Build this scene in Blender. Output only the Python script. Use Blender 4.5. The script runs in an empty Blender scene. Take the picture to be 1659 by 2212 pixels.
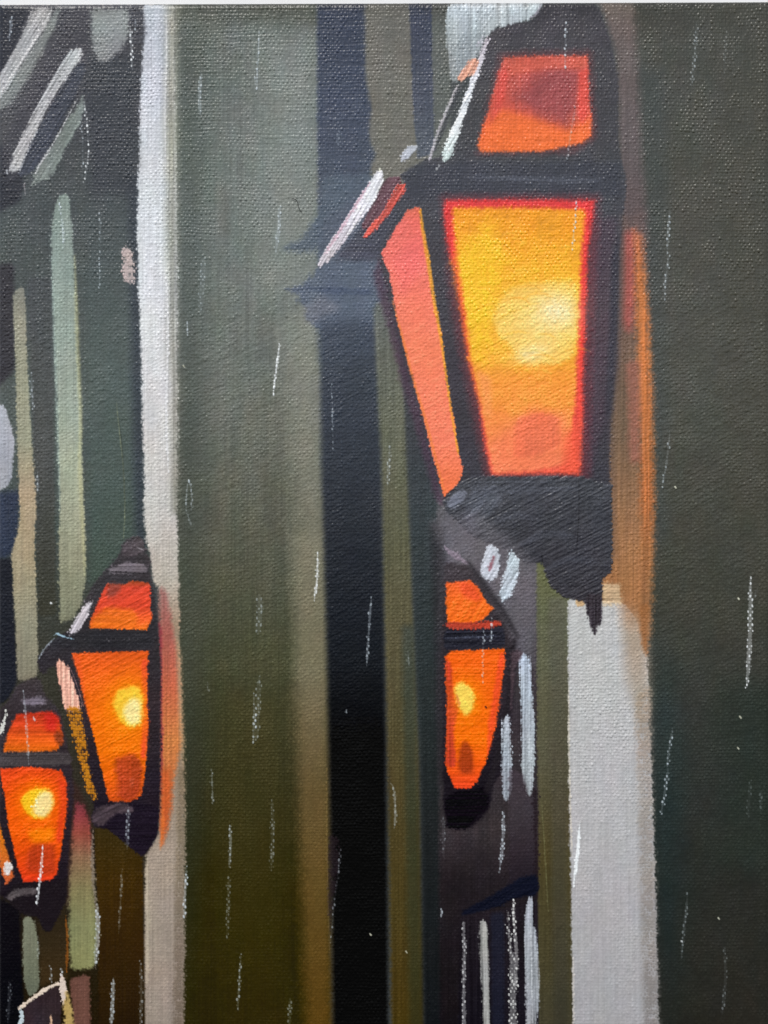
# A photograph of an oil painting: street lanterns in the rain, painted on a
# stretched canvas that stands in front of a white wall.
import bpy, math
import numpy as np

# ------------------------------------------------------------------ camera, light
scene = bpy.context.scene
PX = 0.2286 / 1659.0            # metres per drawing unit (canvas is 9 inches wide)
CX, CY, CZ = 829.5, 1106.0, 1.50

cam_data = bpy.data.cameras.new("camera")
cam = bpy.data.objects.new("camera", cam_data)
scene.collection.objects.link(cam)
CAM_D = 0.40
cam.location = (0.0, -CAM_D, CZ)
cam.rotation_euler = (math.radians(90), 0, 0)
cam_data.sensor_fit = 'HORIZONTAL'
cam_data.sensor_width = 36.0
cam_data.lens = 36.0 * CAM_D / 0.2286
cam_data.clip_start = 0.01
cam_data.clip_end = 100.0
scene.camera = cam

SUN_EL, SUN_AZ = 52.0, -22.0     # azimuth: degrees to the left of the viewer's back
world = bpy.data.worlds.new("World")
scene.world = world
world.use_nodes = True
wn = world.node_tree
bg = wn.nodes["Background"]
sky = wn.nodes.new("ShaderNodeTexSky")
sky.sky_type = 'NISHITA'
sky.sun_disc = False
sky.sun_elevation = math.radians(SUN_EL)
sky.sun_rotation = math.radians(180.0 - SUN_AZ)
haze = wn.nodes.new("ShaderNodeHueSaturation")   # thin cloud: paler than a clear sky
haze.inputs["Saturation"].default_value = 0.45
wn.links.new(sky.outputs[0], haze.inputs["Color"])
wn.links.new(haze.outputs[0], bg.inputs[0])
bg.inputs[1].default_value = 0.10

sun_data = bpy.data.lights.new("sun", 'SUN')
sun_data.energy = 1.5
sun_data.angle = math.radians(12)
sun_data.color = (1.0, 0.965, 0.90)
sun = bpy.data.objects.new("sun", sun_data)
scene.collection.objects.link(sun)
sun.rotation_euler = (math.radians(90.0 - SUN_EL), 0, math.radians(SUN_AZ))

scene.view_settings.view_transform = 'Standard'
scene.view_settings.look = 'None'
scene.view_settings.exposure = 0.76
scene.view_settings.gamma = 1.0
ALB_GAIN, ALB_OFF = 1.03, 0.004     # paint reflectance = gain * (colour - offset)

# --- PAINT BEGIN
rng = np.random.default_rng(7)
STEP = 1.3                        # spacing of the paint relief, drawing units
X0, X1, Y0, Y1 = -6.0, 1666.0, 4.0, 2226.0
xs = np.arange(X0, X1 + STEP, STEP); ys = np.arange(Y0, Y1 + STEP, STEP)
W, H = len(xs), len(ys)
GX, GY = np.meshgrid(xs.astype(np.float32), ys.astype(np.float32))

def noise(X, Y, sx, sy, ang=0.0, seed=0, oct=1):
    """smooth value noise in -1..1; cells sx by sy, turned by ang degrees"""
    out = 0.0; amp = 1.0; tot = 0.0
    for o in range(oct):
        c, s = math.cos(math.radians(ang)), math.sin(math.radians(ang))
        u = (X * c + Y * s) / (sx / 2**o) + 1000.0 + 17.3 * o
        v = (-X * s + Y * c) / (sy / 2**o) + 1000.0 + 9.1 * o
        tab = np.random.default_rng(1000 + seed * 31 + o).uniform(-1, 1, (512, 512)).astype(np.float32)
        iu = np.floor(u).astype(np.int64); iv = np.floor(v).astype(np.int64)
        fu = (u - iu).astype(np.float32); fv = (v - iv).astype(np.float32)
        fu = fu * fu * (3 - 2 * fu); fv = fv * fv * (3 - 2 * fv)
        a = tab[iv % 512, iu % 512]; b = tab[iv % 512, (iu + 1) % 512]
        d = tab[(iv + 1) % 512, iu % 512]; e = tab[(iv + 1) % 512, (iu + 1) % 512]
        out = out + amp * ((a * (1 - fu) + b * fu) * (1 - fv) + (d * (1 - fu) + e * fu) * fv)
        tot += amp; amp *= 0.5
    return (out / tot).astype(np.float32)

def sstep(a, b, x):
    t = np.clip((x - a) / (b - a), 0, 1)
    return t * t * (3 - 2 * t)

# plain weave of the canvas: 0 in the hollows, 1 on the crowns of the threads
PA, PB = 4.75, 6.9
wx = GX + 4.5 * noise(GX, GY, 70, 110, 0, 1, 3) + 1.7 * noise(GX, GY, 12, 14, 0, 2)
wy = GY + 4.5 * noise(GX, GY, 120, 70, 0, 3, 3) + 1.5 * noise(GX, GY, 14, 12, 0, 4) + 0.012 * GX
iu = np.floor(wx / PA).astype(np.int64); iv = np.floor(wy / PB).astype(np.int64)
fu = (wx / PA - iu - 0.5); fv = (wy / PB - iv - 0.5)
thick_u = rng.uniform(0.75, 1.1, 4096).astype(np.float32)[iu % 4096]
thick_v = rng.uniform(0.7, 1.15, 4096).astype(np.float32)[iv % 4096]
even = ((iu + iv) % 2 == 0)
cellr = rng.uniform(0.35, 1.2, (1024, 1024)).astype(np.float32)[iv % 1024, iu % 1024]
up = np.sqrt(np.cos(math.pi * fu) * np.clip(np.cos(math.pi * fv * 0.92), 0, 1)) * thick_u * cellr
sd_ = np.cos(math.pi * fv) * (0.20 + 0.22 * np.cos(math.pi * fu)) * thick_v
WEAVE = np.where(even, up, sd_).astype(np.float32)
WEAVE = np.clip(WEAVE, 0, 1.1)
N1 = noise(GX, GY, 3.2, 3.2, 0, 5)
N2 = noise(GX, GY, 9, 9, 0, 6, 2)
N3 = noise(GX, GY, 45, 45, 0, 7, 2)
N4 = noise(GX, GY, 260, 260, 0, 8, 2)
SV = noise(GX, GY, 3.0, 120, 0, 9, 2)        # bristle lines running down
SH = noise(GX, GY, 110, 3.0, 0, 10, 2)       # bristle lines running across
SD = noise(GX, GY, 48, 3.2, -27, 11, 2)      # bristle lines rising to the right
SV2 = noise(GX, GY, 2.6, 26, 12, 15)
SS = noise(GX, GY, 90, 3.0, -60, 12, 2)      # steep strokes
HU1 = noise(GX, GY, 30, 60, 0, 13, 3); HU2 = noise(GX, GY, 36, 70, 0, 14, 3)
SDIR = {'v': SV, 'h': SH, 'd': SD, 's': SS}

COL = np.zeros((H, W, 3), np.float32)
HT = np.zeros((H, W), np.float32)             # paint thickness, drawing units
FILLW = np.zeros((H, W), np.float32)          # how far the paint fills the weave
PID = np.zeros((H, W), np.int32)
PARTS = []                                    # (name, label, parent index)

def part(name, label=None, parent=None):
    PARTS.append((name, label, parent)); return len(PARTS) - 1

def T(n, *p):
    """points read in one of twelve squares of the picture (three across)"""
    ox, oy = ((n - 1) % 3) * 553.0, ((n - 1) // 3) * 553.0
    return [(ox + a / 3.0, oy + b / 3.0) for a, b in zip(p[::2], p[1::2])]

def D(*p):
    return [(float(a), float(b)) for a, b in zip(p[::2], p[1::2])]

def chaikin(p, n, closed=True):
    p = np.array(p, float)
    for _ in range(n):
        if closed:
            q = np.roll(p, -1, 0)
            t = np.minimum(0.25, 7.0 / (np.hypot(*(q - p).T) + 1e-6))[:, None]
            p = np.stack([p + t * (q - p), q - t * (q - p)], 1).reshape(-1, 2)
        else:
            a, b = p[:-1], p[1:]
            m = np.stack([0.75 * a + 0.25 * b, 0.25 * a + 0.75 * b], 1).reshape(-1, 2)
            p = np.concatenate([p[:1], m, p[-1:]])
    return p

def crop(p, m):
    p = np.array(p)
    i0 = max(0, int((p[:, 0].min() - m - X0) / STEP)); i1 = min(W, int((p[:, 0].max() + m - X0) / STEP) + 2)
    j0 = max(0, int((p[:, 1].min() - m - Y0) / STEP)); j1 = min(H, int((p[:, 1].max() + m - Y0) / STEP) + 2)
    return (slice(j0, j1), slice(i0, i1)) if i1 > i0 and j1 > j0 else None

def poly_sd(p, X, Y):
    d = np.full(X.shape, 1e9, np.float32); ins = np.zeros(X.shape, bool)
    n = len(p)
    for k in range(n):
        ax, ay = p[k]; bx, by = p[(k + 1) % n]
        ex, ey = bx - ax, by - ay
        L = ex * ex + ey * ey + 1e-9
        t = np.clip(((X - ax) * ex + (Y - ay) * ey) / L, 0, 1)
        d = np.minimum(d, (X - ax - t * ex) ** 2 + (Y - ay - t * ey) ** 2)
        if abs(ey) > 1e-9:
            c = ((ay <= Y) != (by <= Y)) & (X < ax + (Y - ay) * ex / ey)
            ins ^= c
    d = np.sqrt(d)
    return np.where(ins, -d, d)

def ramp(v, stops):
    k = [s[0] for s in stops]
    return np.stack([np.interp(v, k, [s[1][c] for s in stops]) for c in range(3)], -1).astype(np.float32)

def blend(s, a, rgb, pid, h, fillw, thr=0.5, bounds=True):
    COL[s] = COL[s] * (1 - a[..., None]) + rgb * a[..., None]
    if h:
        HT[s] = HT[s] * (1 - 0.6 * a) + h * a
    if fillw is not None:
        FILLW[s] = FILLW[s] * (1 - a) + fillw * a
    if pid is not None:
        q = PID[s]; q[a > thr] = pid; PID[s] = q

def fill(p, col, pid=None, e=3.5, rag=2.5, dry=3.0, op=1.0, h=0.0, sm=1, grad='y',
         mot=0.05, streak=None, samt=0.05, fillw=None, thr=0.5, patchy=0.0, imp=0.0):
    if sm: p = chaikin(p, sm)
    s = crop(p, e + rag + dry + 4)
    if s is None: return
    X, Y = GX[s], GY[s]
    d = poly_sd(p, X, Y)
    off = rag * (0.6 * N1[s] + 0.8 * N2[s]) + dry * (WEAVE[s] - 0.45)
    if h and streak: off = off + 1.5 + 3.5 * SDIR[streak][s]
    a = sstep(-e, e, -d + off) * op
    if h and streak: a = a * (1 - 0.6 * sstep(0.3, 0.8, SDIR[streak][s] - 0.25 * WEAVE[s] - 0.02 * np.minimum(-d, 20)) * sstep(9, 2, -d))
    if patchy: a = a * sstep(-0.25, 0.35, WEAVE[s] - 0.5 + 0.5 * N2[s] + (1 - patchy))
    if isinstance(col, list):
        rgb = ramp({'y': Y, 'x': X}[grad], col)
    else:
        rgb = np.broadcast_to(np.array(col, np.float32), X.shape + (3,))
    m = 1 + mot * (0.6 * N3[s] + 0.4 * N2[s])
    if streak: m = m + (2.4 if h else 1.3) * samt * SDIR[streak][s] + (0.05 * SV2[s] if h else 0)
    rgb = rgb * m[..., None]
    if mot: rgb = rgb * (1 + mot * 0.45 * np.stack([HU1[s], 0 * HU1[s], HU2[s]], -1))
    blend(s, a, rgb, pid, h, fillw, thr)
    if imp and streak:
        HT[s] += a * imp * (SDIR[streak][s] + 0.6 * N2[s] + 0.5 * N3[s])
    if h and streak:
        HT[s] += a * 0.35 * h * SDIR[streak][s]

def line(p, w, col, pid=None, e=1.4, rag=1.0, dry=3.0, op=1.0, h=0.0, taper=True,
         dots=0.0, streak=None, samt=0.1, sm=1, thr=0.35, ridge=False):
    """a brush line of half width w (one value, or one per point)"""
    ws = np.full(len(p), w, float) if np.isscalar(w) else np.array(w, float)
    q = np.column_stack([np.array(p, float), ws])
    for _ in range(sm):
        a_, b_ = q[:-1], q[1:]
        q = np.concatenate([q[:1], np.stack([.75 * a_ + .25 * b_, .25 * a_ + .75 * b_], 1).reshape(-1, 3), q[-1:]])
    s = crop(q[:, :2], ws.max() + e + rag + dry + 3)
    if s is None: return
    X, Y = GX[s], GY[s]
    seg = np.hypot(np.diff(q[:, 0]), np.diff(q[:, 1])); cum = np.concatenate([[0], np.cumsum(seg)]); tot = cum[-1] + 1e-6
    best = np.full(X.shape, 1e9, np.float32); tt = np.zeros(X.shape, np.float32)
    for k in range(len(q) - 1):
        ax, ay, aw = q[k]; bx, by, bw = q[k + 1]
        ex, ey = bx - ax, by - ay; L = ex * ex + ey * ey + 1e-9
        t = np.clip(((X - ax) * ex + (Y - ay) * ey) / L, 0, 1)
        dd = np.sqrt((X - ax - t * ex) ** 2 + (Y - ay - t * ey) ** 2)
        u = (cum[k] + t * seg[k]) / tot
        wd = aw + (bw - aw) * t
        if taper: wd = wd * (0.35 + 0.65 * np.clip(4 * u * (1 - u) * 1.6, 0, 1))
        dd = dd - wd
        m = dd < best
        best = np.where(m, dd, best); tt = np.where(m, u, tt)
    off = rag * (0.7 * N1[s] + 0.7 * N2[s]) + dry * (WEAVE[s] - 0.45)
    a = sstep(-e, e, -best + off) * op
    core = a.copy()
    if dots: a = a * (1 - dots + dots * sstep(0.35, 0.75, WEAVE[s] + 0.35 * N2[s]))
    rgb = np.broadcast_to(np.array(col, np.float32), X.shape + (3,))
    m = np.ones(X.shape, np.float32)
    if streak: m = m + samt * SDIR[streak][s]
    blend(s, a, rgb * m[..., None], None, h, None)
    if pid is not None:
        k = PID[s]; k[(core > thr * op)] = pid; PID[s] = k

def glaze(cx, cy, rx, ry, col, op, pid=None, ang=0.0, thr=0.5, power=1.0, only=None):
    """a soft round touch of colour rubbed into what is there"""
    m = max(rx, ry) * 1.9
    s = crop([(cx - m, cy - m), (cx + m, cy + m)], 2)
    if s is None: return
    c, q = math.cos(math.radians(ang)), math.sin(math.radians(ang))
    dx, dy = GX[s] - cx, GY[s] - cy
    r = ((dx * c + dy * q) / rx) ** 2 + ((-dx * q + dy * c) / ry) ** 2
    a = np.exp(-r ** power) * op * (1 + 0.25 * N2[s] + 0.25 * (WEAVE[s] - 0.5))
    a = np.clip(a, 0, 1)
    if only is not None: a = a * (PID[s] == only)
    blend(s, a, np.array(col, np.float32) * np.ones(GX[s].shape + (3,), np.float32), pid, 0, None, thr)

# ---------------------------------------------------------------- background fields
P_LEFT = part('painted_facade', 'dark slate building front with slanting grey strokes along the left edge')
P_WALL = part('painted_wall', 'broad grey green wall fading to olive brown at the bottom')
P_DARK = part('painted_wall', 'dark charcoal green wall along the right edge')
P_PIL = part('painted_pillar', 'tall pale pillar left of the broad grey green wall')
P_POST = part('painted_lamp_post', 'dark navy lamp post fading to black, with collars near its middle')
P_BAND = part('painted_moulding', 'grey brown strip at the top beside the navy lamp post')
P_OLIVE = part('painted_moulding', 'olive strip just right of the dark navy lamp post')
P_SLATE = part('painted_moulding', 'dark blue green strip left of the smallest lantern')
P_POST2 = part('painted_lamp_post', 'dark grey lamp post carrying the smallest lantern, with white strokes low down')
P_OLIVE2 = part('painted_moulding', 'olive strip between the right lamp post and the grey slab')
P_SLAB = part('painted_slab', 'wide light grey slab under the big lantern')
P_GLOW = part('painted_glow', 'orange brown glow down the right side of the big lantern')
P_MAUVE = part('painted_moulding', 'dull mauve strip right of the top of the big lantern')
P_STRIPE = part('painted_moulding', 'pale green strip in the left facade')
P_DGREEN = part('painted_wall', 'dark green wall between the pale green strip and the pale pillar')
P_GAP = part('painted_moulding', 'dark slate strip between the beige and the pale green strips')
P_NAVY = part('painted_moulding', 'navy and black strip along the lower left edge')
P_FOOT = part('painted_wall', 'dark brown wall below the two left lanterns')
P_BITS = part('painted_shadow', 'dark gap between the two left lanterns')
P_BEIGE = part('painted_moulding', 'narrow beige strip at the far left')

PID[:] = P_LEFT
COL[:] = np.array((66, 70, 71), np.float32)
# left facade
fill(D(-20, -20, 320, -20, 330, 2260, -20, 2260), [(0, (62, 62, 68)), (250, (62, 63, 68)), (420, (70, 76, 77)), (900, (78, 86, 83)),
     (1150, (68, 76, 72)), (1400, (58, 58, 50)), (1700, (50, 46, 38)), (2212, (46, 40, 30))], P_LEFT, e=6, streak='v', mot=.08)
fill(D(185, 380, 300, 380, 312, 1260, 190, 1260), [(380, (68, 74, 77)), (800, (80, 92, 89)), (1260, (68, 82, 73))], P_DGREEN, e=16, op=.8, thr=.3)
fill(D(276, 380, 306, 380, 318, 1200, 292, 1200), (48, 54, 64), e=14, op=.75)
fill(D(185, 120, 300, 120, 300, 420, 195, 420), (52, 56, 63), e=22, op=.8)
fill(D(-10, 10, 66, 14, 30, 110, -10, 170), (36, 38, 47), e=5)
fill(D(-10, 300, 30, 340, 55, 395, 40, 440, -10, 460), (40, 42, 50), e=8)
fill(D(-10, 570, 30, 570, 34, 800, -10, 840), (46, 44, 50), e=7)
fill(D(60, 600, 112, 600, 122, 1330, 82, 1330), [(600, (70, 74, 76)), (1000, (74, 76, 74)), (1330, (56, 56, 46))], P_GAP, e=5, streak='v')
fill(D(-10, 1060, 44, 1060, 40, 1180, 20, 1206, -10, 1212), (46, 54, 72), P_NAVY, e=10, streak='v')
fill(D(-10, 1206, 28, 1206, 38, 1470, 20, 1510, -10, 1530), (31, 33, 41), P_NAVY, e=5)
# broad wall
fill(D(378, -20, 705, -20, 715, 2260, 378, 2260), [(0, (70, 74, 64)), (40, (86, 90, 82)), (70, (98, 104, 100)), (350, (108, 115, 110)), (620, (108, 114, 108)),
     (900, (100, 103, 94)), (1150, (88, 89, 76)), (1400, (74, 75, 55)), (1650, (58, 56, 34)), (1900, (48, 43, 18)), (2230, (44, 38, 12))],
     P_WALL, e=8, mot=.09, streak='v', samt=.05)
fill(D(370, 60, 450, 60, 440, 1700, 400, 2230, 372, 2230), [(0, (72, 78, 70)), (500, (78, 87, 82)), (1000, (70, 76, 69)),
     (1400, (66, 70, 60)), (1800, (44, 48, 36)), (2230, (38, 38, 22))], e=42, op=.75, rag=6)
fill(D(560, 80, 700, 80, 700, 640, 560, 640), (128, 134, 129), e=60, op=.75, rag=8)
fill(D(600, 700, 705, 650, 712, 1200, 650, 1250), [(650, (132, 135, 126)), (1200, (124, 121, 104))], e=40, op=.8, rag=6)
fill(D(628, 1150, 712, 1150, 718, 2240, 660, 2240), [(1150, (124, 121, 104)), (1450, (122, 114, 90)), (1700, (104, 86, 54)), (1950, (98, 76, 38)), (2230, (92, 66, 26))], e=22, op=.9, rag=4)
fill(D(480, 1500, 600, 1500, 620, 2240, 480, 2240), [(1500, (70, 66, 40)), (2230, (50, 42, 12))], e=30, op=.5)
# top moulding strips and navy post
fill(D(780, -20, 962, -20, 962, 420, 770, 420), [(0, (86, 84, 76)), (40, (104, 102, 95)), (330, (110, 108, 100))], P_BAND, e=4, streak='h')
fill(D(930, -20, 975, -20, 975, 380, 925, 380), [(0, (66, 66, 60)), (60, (92, 96, 92)), (300, (96, 100, 96))], e=4)
fill(D(883, -20, 932, -20, 934, 150, 940, 330, 900, 345, 893, 250, 888, 150), [(0, (36, 40, 52)), (40, (54, 60, 78)), (330, (82, 88, 98))], P_POST, e=3, streak='v')
post = [(0, (34, 37, 48)), (30, (50, 58, 76)), (200, (60, 68, 86)), (420, (72, 80, 94)), (560, (80, 92, 108)), (660, (74, 84, 98)), (800, (54, 61, 72)),
        (1100, (42, 46, 54)), (1400, (27, 30, 35)), (1600, (15, 15, 16)), (2230, (6, 5, 4))]
fill(D(684, -20, 788, -20, 789, 150, 795, 205, 803, 232, 796, 280, 800, 310, 812, 335, 800, 360, 790, 700, 690, 700, 686, 400), post, P_POST, e=7, dry=2, streak='h', samt=.06)
fill(D(690, 640, 808, 640, 822, 1000, 829, 1300, 834, 1600, 838, 2240, 722, 2240, 712, 1700, 706, 1400, 694, 1000), post, P_POST, e=10, dry=2, streak='h', samt=.05)
# collars
fill(T(2, 420, 1360, 330, 1500, 290, 1550, 160, 1620, 330, 1640, 450, 1600, 800, 1300, 760, 1120, 420, 1150), (82, 93, 106), P_POST, e=9, rag=6, streak='h', op=.9)
fill(D(690, 480, 800, 400, 850, 560, 840, 640, 690, 590), (84, 92, 106), P_POST, e=14, rag=5, streak='h')
fill(T(5, 430, 50, 300, 190, 180, 220, 300, 260, 260, 300, 340, 340, 310, 400, 420, 480, 800, 460, 830, 200, 780, 0), (88, 98, 114), P_POST, e=7, rag=6, streak='h', op=.92)
fill(T(5, 280, 200, 480, 200, 760, 215, 760, 260, 400, 240), (60, 72, 96), e=5, op=.5, streak='h')
fill(T(5, 300, 330, 420, 250, 560, 330, 420, 420, 330, 450), (122, 120, 126), e=12, op=.45, streak='h')
fill(D(690, 690, 812, 690, 820, 760, 692, 780), (60, 68, 82), e=22, op=.8)
# olive strip, slate strip, second post
fill(D(806, 660, 850, 640, 874, 860, 884, 1100, 896, 1400, 906, 1659, 916, 2240, 846, 2240, 838, 1700, 830, 1300, 824, 1000),
     [(640, (98, 102, 98)), (900, (98, 100, 84)), (1150, (94, 93, 72)), (1400, (88, 83, 60)), (1700, (78, 68, 42)), (1950, (72, 61, 32)), (2230, (68, 54, 22))], P_OLIVE, e=7, dry=2, streak='v', samt=.08)
fill(D(868, 1350, 896, 1350, 914, 2240, 884, 2240), [(1350, (68, 74, 66)), (1800, (58, 60, 42)), (2230, (54, 52, 30))], e=10, op=.85)
fill(D(850, 640, 960, 900, 966, 2240, 915, 2240, 908, 1659, 897, 1400, 886, 1100, 876, 860), [(640, (60, 56, 66)), (900, (58, 60, 66)), (1100, (56, 63, 66)),
     (1500, (44, 50, 50)), (1800, (34, 37, 38)), (2230, (24, 26, 28))], P_SLATE, e=8, dry=2, streak='v')
fill(D(945, 1040, 1180, 1150, 1165, 2240, 950, 2240, 946, 1500), [(1040, (96, 92, 97)), (1180, (102, 98, 104)), (1300, (90, 86, 92)), (1450, (66, 60, 64)), (1659, (56, 50, 54)),
     (1800, (56, 50, 52)), (1900, (38, 33, 36)), (2230, (26, 23, 26))], P_POST2, e=7, streak='v', samt=.06, mot=.12)
fill(D(930, 1130, 962, 1130, 966, 1700, 945, 1700), (46, 44, 48), e=10, op=.7)
fill(D(1158, 1190, 1200, 1180, 1240, 1290, 1236, 1500, 1240, 2240, 1162, 2240), [(1190, (104, 106, 70)), (1350, (96, 98, 76)), (1650, (88, 84, 66)), (1850, (76, 68, 42)), (2230, (66, 62, 46))], P_OLIVE2, e=3, streak='v')
fill(D(1185, 1290, 1226, 1290, 1228, 2240, 1196, 2240), [(1290, (94, 94, 82)), (1700, (78, 74, 60)), (2230, (58, 56, 46))], e=10, op=.7)
# right dark wall
fill(D(1330, -20, 1700, -20, 1700, 2260, 1330, 2260), [(0, (60, 60, 52)), (100, (70, 71, 64)), (350, (71, 71, 63)), (600, (75, 74, 67)), (900, (74, 74, 65)),
     (1300, (66, 66, 58)), (1600, (54, 57, 53)), (1900, (44, 46, 42)), (2230, (44, 42, 37))], P_DARK, e=8, mot=.09)
fill(D(1375, 150, 1440, 150, 1440, 1150, 1410, 1200), (66, 71, 69), e=25, op=.7)
fill(D(1540, -20, 1700, -20, 1700, 1100, 1570, 1100), (68, 67, 58), e=40, op=.6)
fill(D(1400, 1350, 1470, 1450, 1475, 2240, 1416, 2240), [(1350, (54, 60, 56)), (1550, (44, 58, 60)), (1800, (32, 48, 51)), (2000, (33, 45, 46)), (2230, (32, 38, 36))], e=44, op=.5, rag=5)
fill(D(1560, 1500, 1700, 1450, 1700, 1900, 1560, 1850), (44, 52, 46), e=50, op=.6)
# mauve strip and glow
fill(D(1290, -10, 1372, -10, 1384, 300, 1398, 480, 1390, 560, 1340, 560, 1330, 120), [(0, (104, 92, 82)), (60, (102, 90, 86)), (300, (98, 88, 88)), (450, (92, 80, 80))], P_MAUVE, e=14, rag=4, streak='v')
fill(D(1335, 480, 1388, 450, 1404, 700, 1412, 900, 1412, 1150, 1404, 1370, 1386, 1420, 1340, 1330, 1290, 1300, 1305, 1000, 1320, 850),
     [(450, (92, 78, 76)), (600, (110, 84, 74)), (800, (112, 90, 74)), (950, (116, 94, 74)), (1100, (150, 110, 78)), (1250, (164, 114, 74)), (1400, (150, 104, 68))], P_GLOW, e=14, rag=5, streak='v', samt=.08)
fill(D(1345, 500, 1375, 500, 1374, 640, 1362, 720, 1345, 700), (176, 84, 76), e=14, op=.8, rag=4, streak='v')
fill(D(1366, 490, 1388, 510, 1400, 680, 1410, 900, 1412, 1106, 1404, 1350, 1392, 1420, 1384, 1200, 1382, 950, 1376, 700), [(490, (176, 104, 74)), (600, (210, 122, 60)),
     (900, (206, 120, 62)), (1060, (188, 108, 58)), (1180, (160, 104, 62)), (1300, (140, 98, 66)), (1420, (128, 98, 76))], e=11, rag=5, dry=3, op=.85, streak='v', samt=.14)
fill(D(1352, 780, 1382, 780, 1384, 1000, 1360, 1000), (160, 100, 84), e=10, op=.7, rag=4)
# grey slab
fill(D(1226, 1292, 1345, 1300, 1372, 1330, 1396, 1400, 1402, 1480, 1402, 1560, 1408, 1659, 1416, 1900, 1424, 2240, 1238, 2240, 1232, 1900, 1228, 1659),
     [(1292, (190, 190, 189)), (1450, (187, 187, 187)), (1700, (181, 180, 181)), (1950, (172, 170, 172)), (2230, (163, 162, 164))], P_SLAB, e=3, streak='v', samt=.02, mot=.03)
fill(D(1340, 1290, 1396, 1330, 1402, 1480, 1402, 1620, 1376, 1560, 1350, 1450), [(1290, (164, 118, 84)), (1370, (166, 146, 126)), (1480, (166, 152, 136)), (1620, (170, 164, 158))], e=20, op=.85)
fill(D(1372, 1500, 1404, 1480, 1418, 2000, 1424, 2240, 1392, 2240), [(1480, (158, 138, 118)), (1700, (152, 142, 134)), (2230, (118, 114, 112))], e=9, rag=5, op=.75, patchy=.5)
fill(D(1378, 1310, 1404, 1300, 1398, 1420, 1386, 1400), (150, 98, 58), e=6, op=.8)
fill(D(1298, 1262, 1340, 1258, 1345, 1306, 1298, 1310), (198, 174, 140), P_SLAB, e=7, rag=5, dry=5, op=.85, streak='h', samt=.16)
fill(D(1242, 1288, 1264, 1292, 1262, 1310, 1244, 1310), (196, 164, 124), e=3)
line(D(1228, 1480, 1229, 1650, 1236, 1850), 1.8, (206, 198, 184), P_SLAB, op=.75, rag=1.4, dry=2)
line(D(1238, 2060, 1239, 2230), 2.2, (196, 190, 184), P_SLAB, op=.8)

# pale pillar
pil = [(0, (150, 152, 156)), (20, (184, 190, 198)), (180, (198, 201, 209)), (450, (212, 215, 219)), (650, (218, 220, 223)), (850, (210, 209, 209)),
       (1106, (198, 194, 189)), (1250, (182, 173, 162)), (1350, (160, 138, 116)), (1659, (150, 132, 112)), (1850, (160, 146, 132)), (2230, (150, 137, 126))]
fill(T(1, 925, 20, 1130, 20, 1140, 800, 1150, 1659) + T(4, 1150, 700, 1150, 1659) + T(7, 1160, 400, 1170, 900, 1185, 1300, 1195, 1659) + T(10, 1200, 300, 1200, 1000, 1190, 1700)
     + T(10, 935, 1700, 928, 1100, 945, 560, 1030, 400, 1040, 0) + T(7, 1040, 900, 1030, 520, 985, 420, 975, 300, 945, 180, 925, 0)
     + T(4, 935, 1500, 920, 1000, 915, 700, 895, 200) + T(1, 885, 1500, 902, 900, 912, 500, 930, 250), pil, P_PIL, e=4, rag=3.5, dry=4, streak='v', samt=.04, mot=.04)
edge = [(0, (140, 138, 126)), (30, (152, 150, 134)), (300, (156, 154, 138)), (600, (142, 144, 134)), (900, (130, 128, 116)), (1200, (120, 118, 102)), (1500, (120, 108, 86)), (2230, (96, 84, 66))]
fill(T(1, 1085, 20, 1148, 20, 1148, 1659) + T(4, 1150, 1659, 1120, 1659, 1110, 800, 1085, 300) + T(1, 1080, 1200, 1075, 600), edge, P_PIL, e=17, dry=0, rag=2, streak='v', samt=.16, op=.9)
fill(T(10, 1150, 0, 1205, 0, 1200, 900, 1190, 1700, 1120, 1700, 1130, 900), [(1659, (128, 112, 88)), (2000, (110, 98, 84)), (2230, (98, 86, 72))], e=6, op=.7, patchy=.45)
line(T(1, 1078, 60, 1078, 400, 1068, 700, 1072, 1100), 1.6, (222, 222, 224), None, op=.7, rag=.8, dry=1.5)
line(T(4, 1080, 150, 1090, 500, 1082, 800, 1075, 1050, 1090, 1400), 2.6, (226, 226, 228), None, op=.75, rag=1.2, dry=3)
fill(T(1, 820, 90, 930, 60, 950, 200, 930, 300, 850, 300), (66, 68, 76), None, e=5, rag=5, op=.55, streak='h', samt=.3)
# glow of the lit lantern on the pillar
fill(T(7, 1030, 480, 1080, 520, 1150, 900, 1180, 1500) + T(10, 1120, 100, 1110, 300, 1060, 500, 1035, 400), [(1266, (150, 100, 96)), (1380, (164, 84, 76)), (1480, (196, 92, 62)),
     (1600, (208, 122, 62)), (1750, (184, 92, 52)), (1830, (170, 110, 70))], None, e=8, rag=4, op=.85, streak='v', samt=.1)
fill(T(7, 1025, 700, 1050, 760, 1055, 1500) + T(10, 1050, 200, 1038, 100), (136, 50, 62), None, e=5, rag=3, op=.85)
fill(T(10, 1045, 0, 1105, 0, 1110, 200, 1080, 400, 1045, 520, 1035, 420), (200, 90, 44), None, e=9, rag=4, op=.8, streak='v')
line(T(10, 1052, 270, 1058, 350, 1040, 525), 3, (226, 122, 56), None, op=.6, e=4)
fill(T(10, 935, 560, 960, 560, 975, 900, 965, 1400, 940, 1400), (196, 184, 162), None, e=3, op=.5, streak='v')
fill(T(7, 1140, 800, 1170, 900, 1195, 1500, 1190, 1659, 1160, 1400), (190, 160, 118), None, e=8, op=.5)

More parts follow.
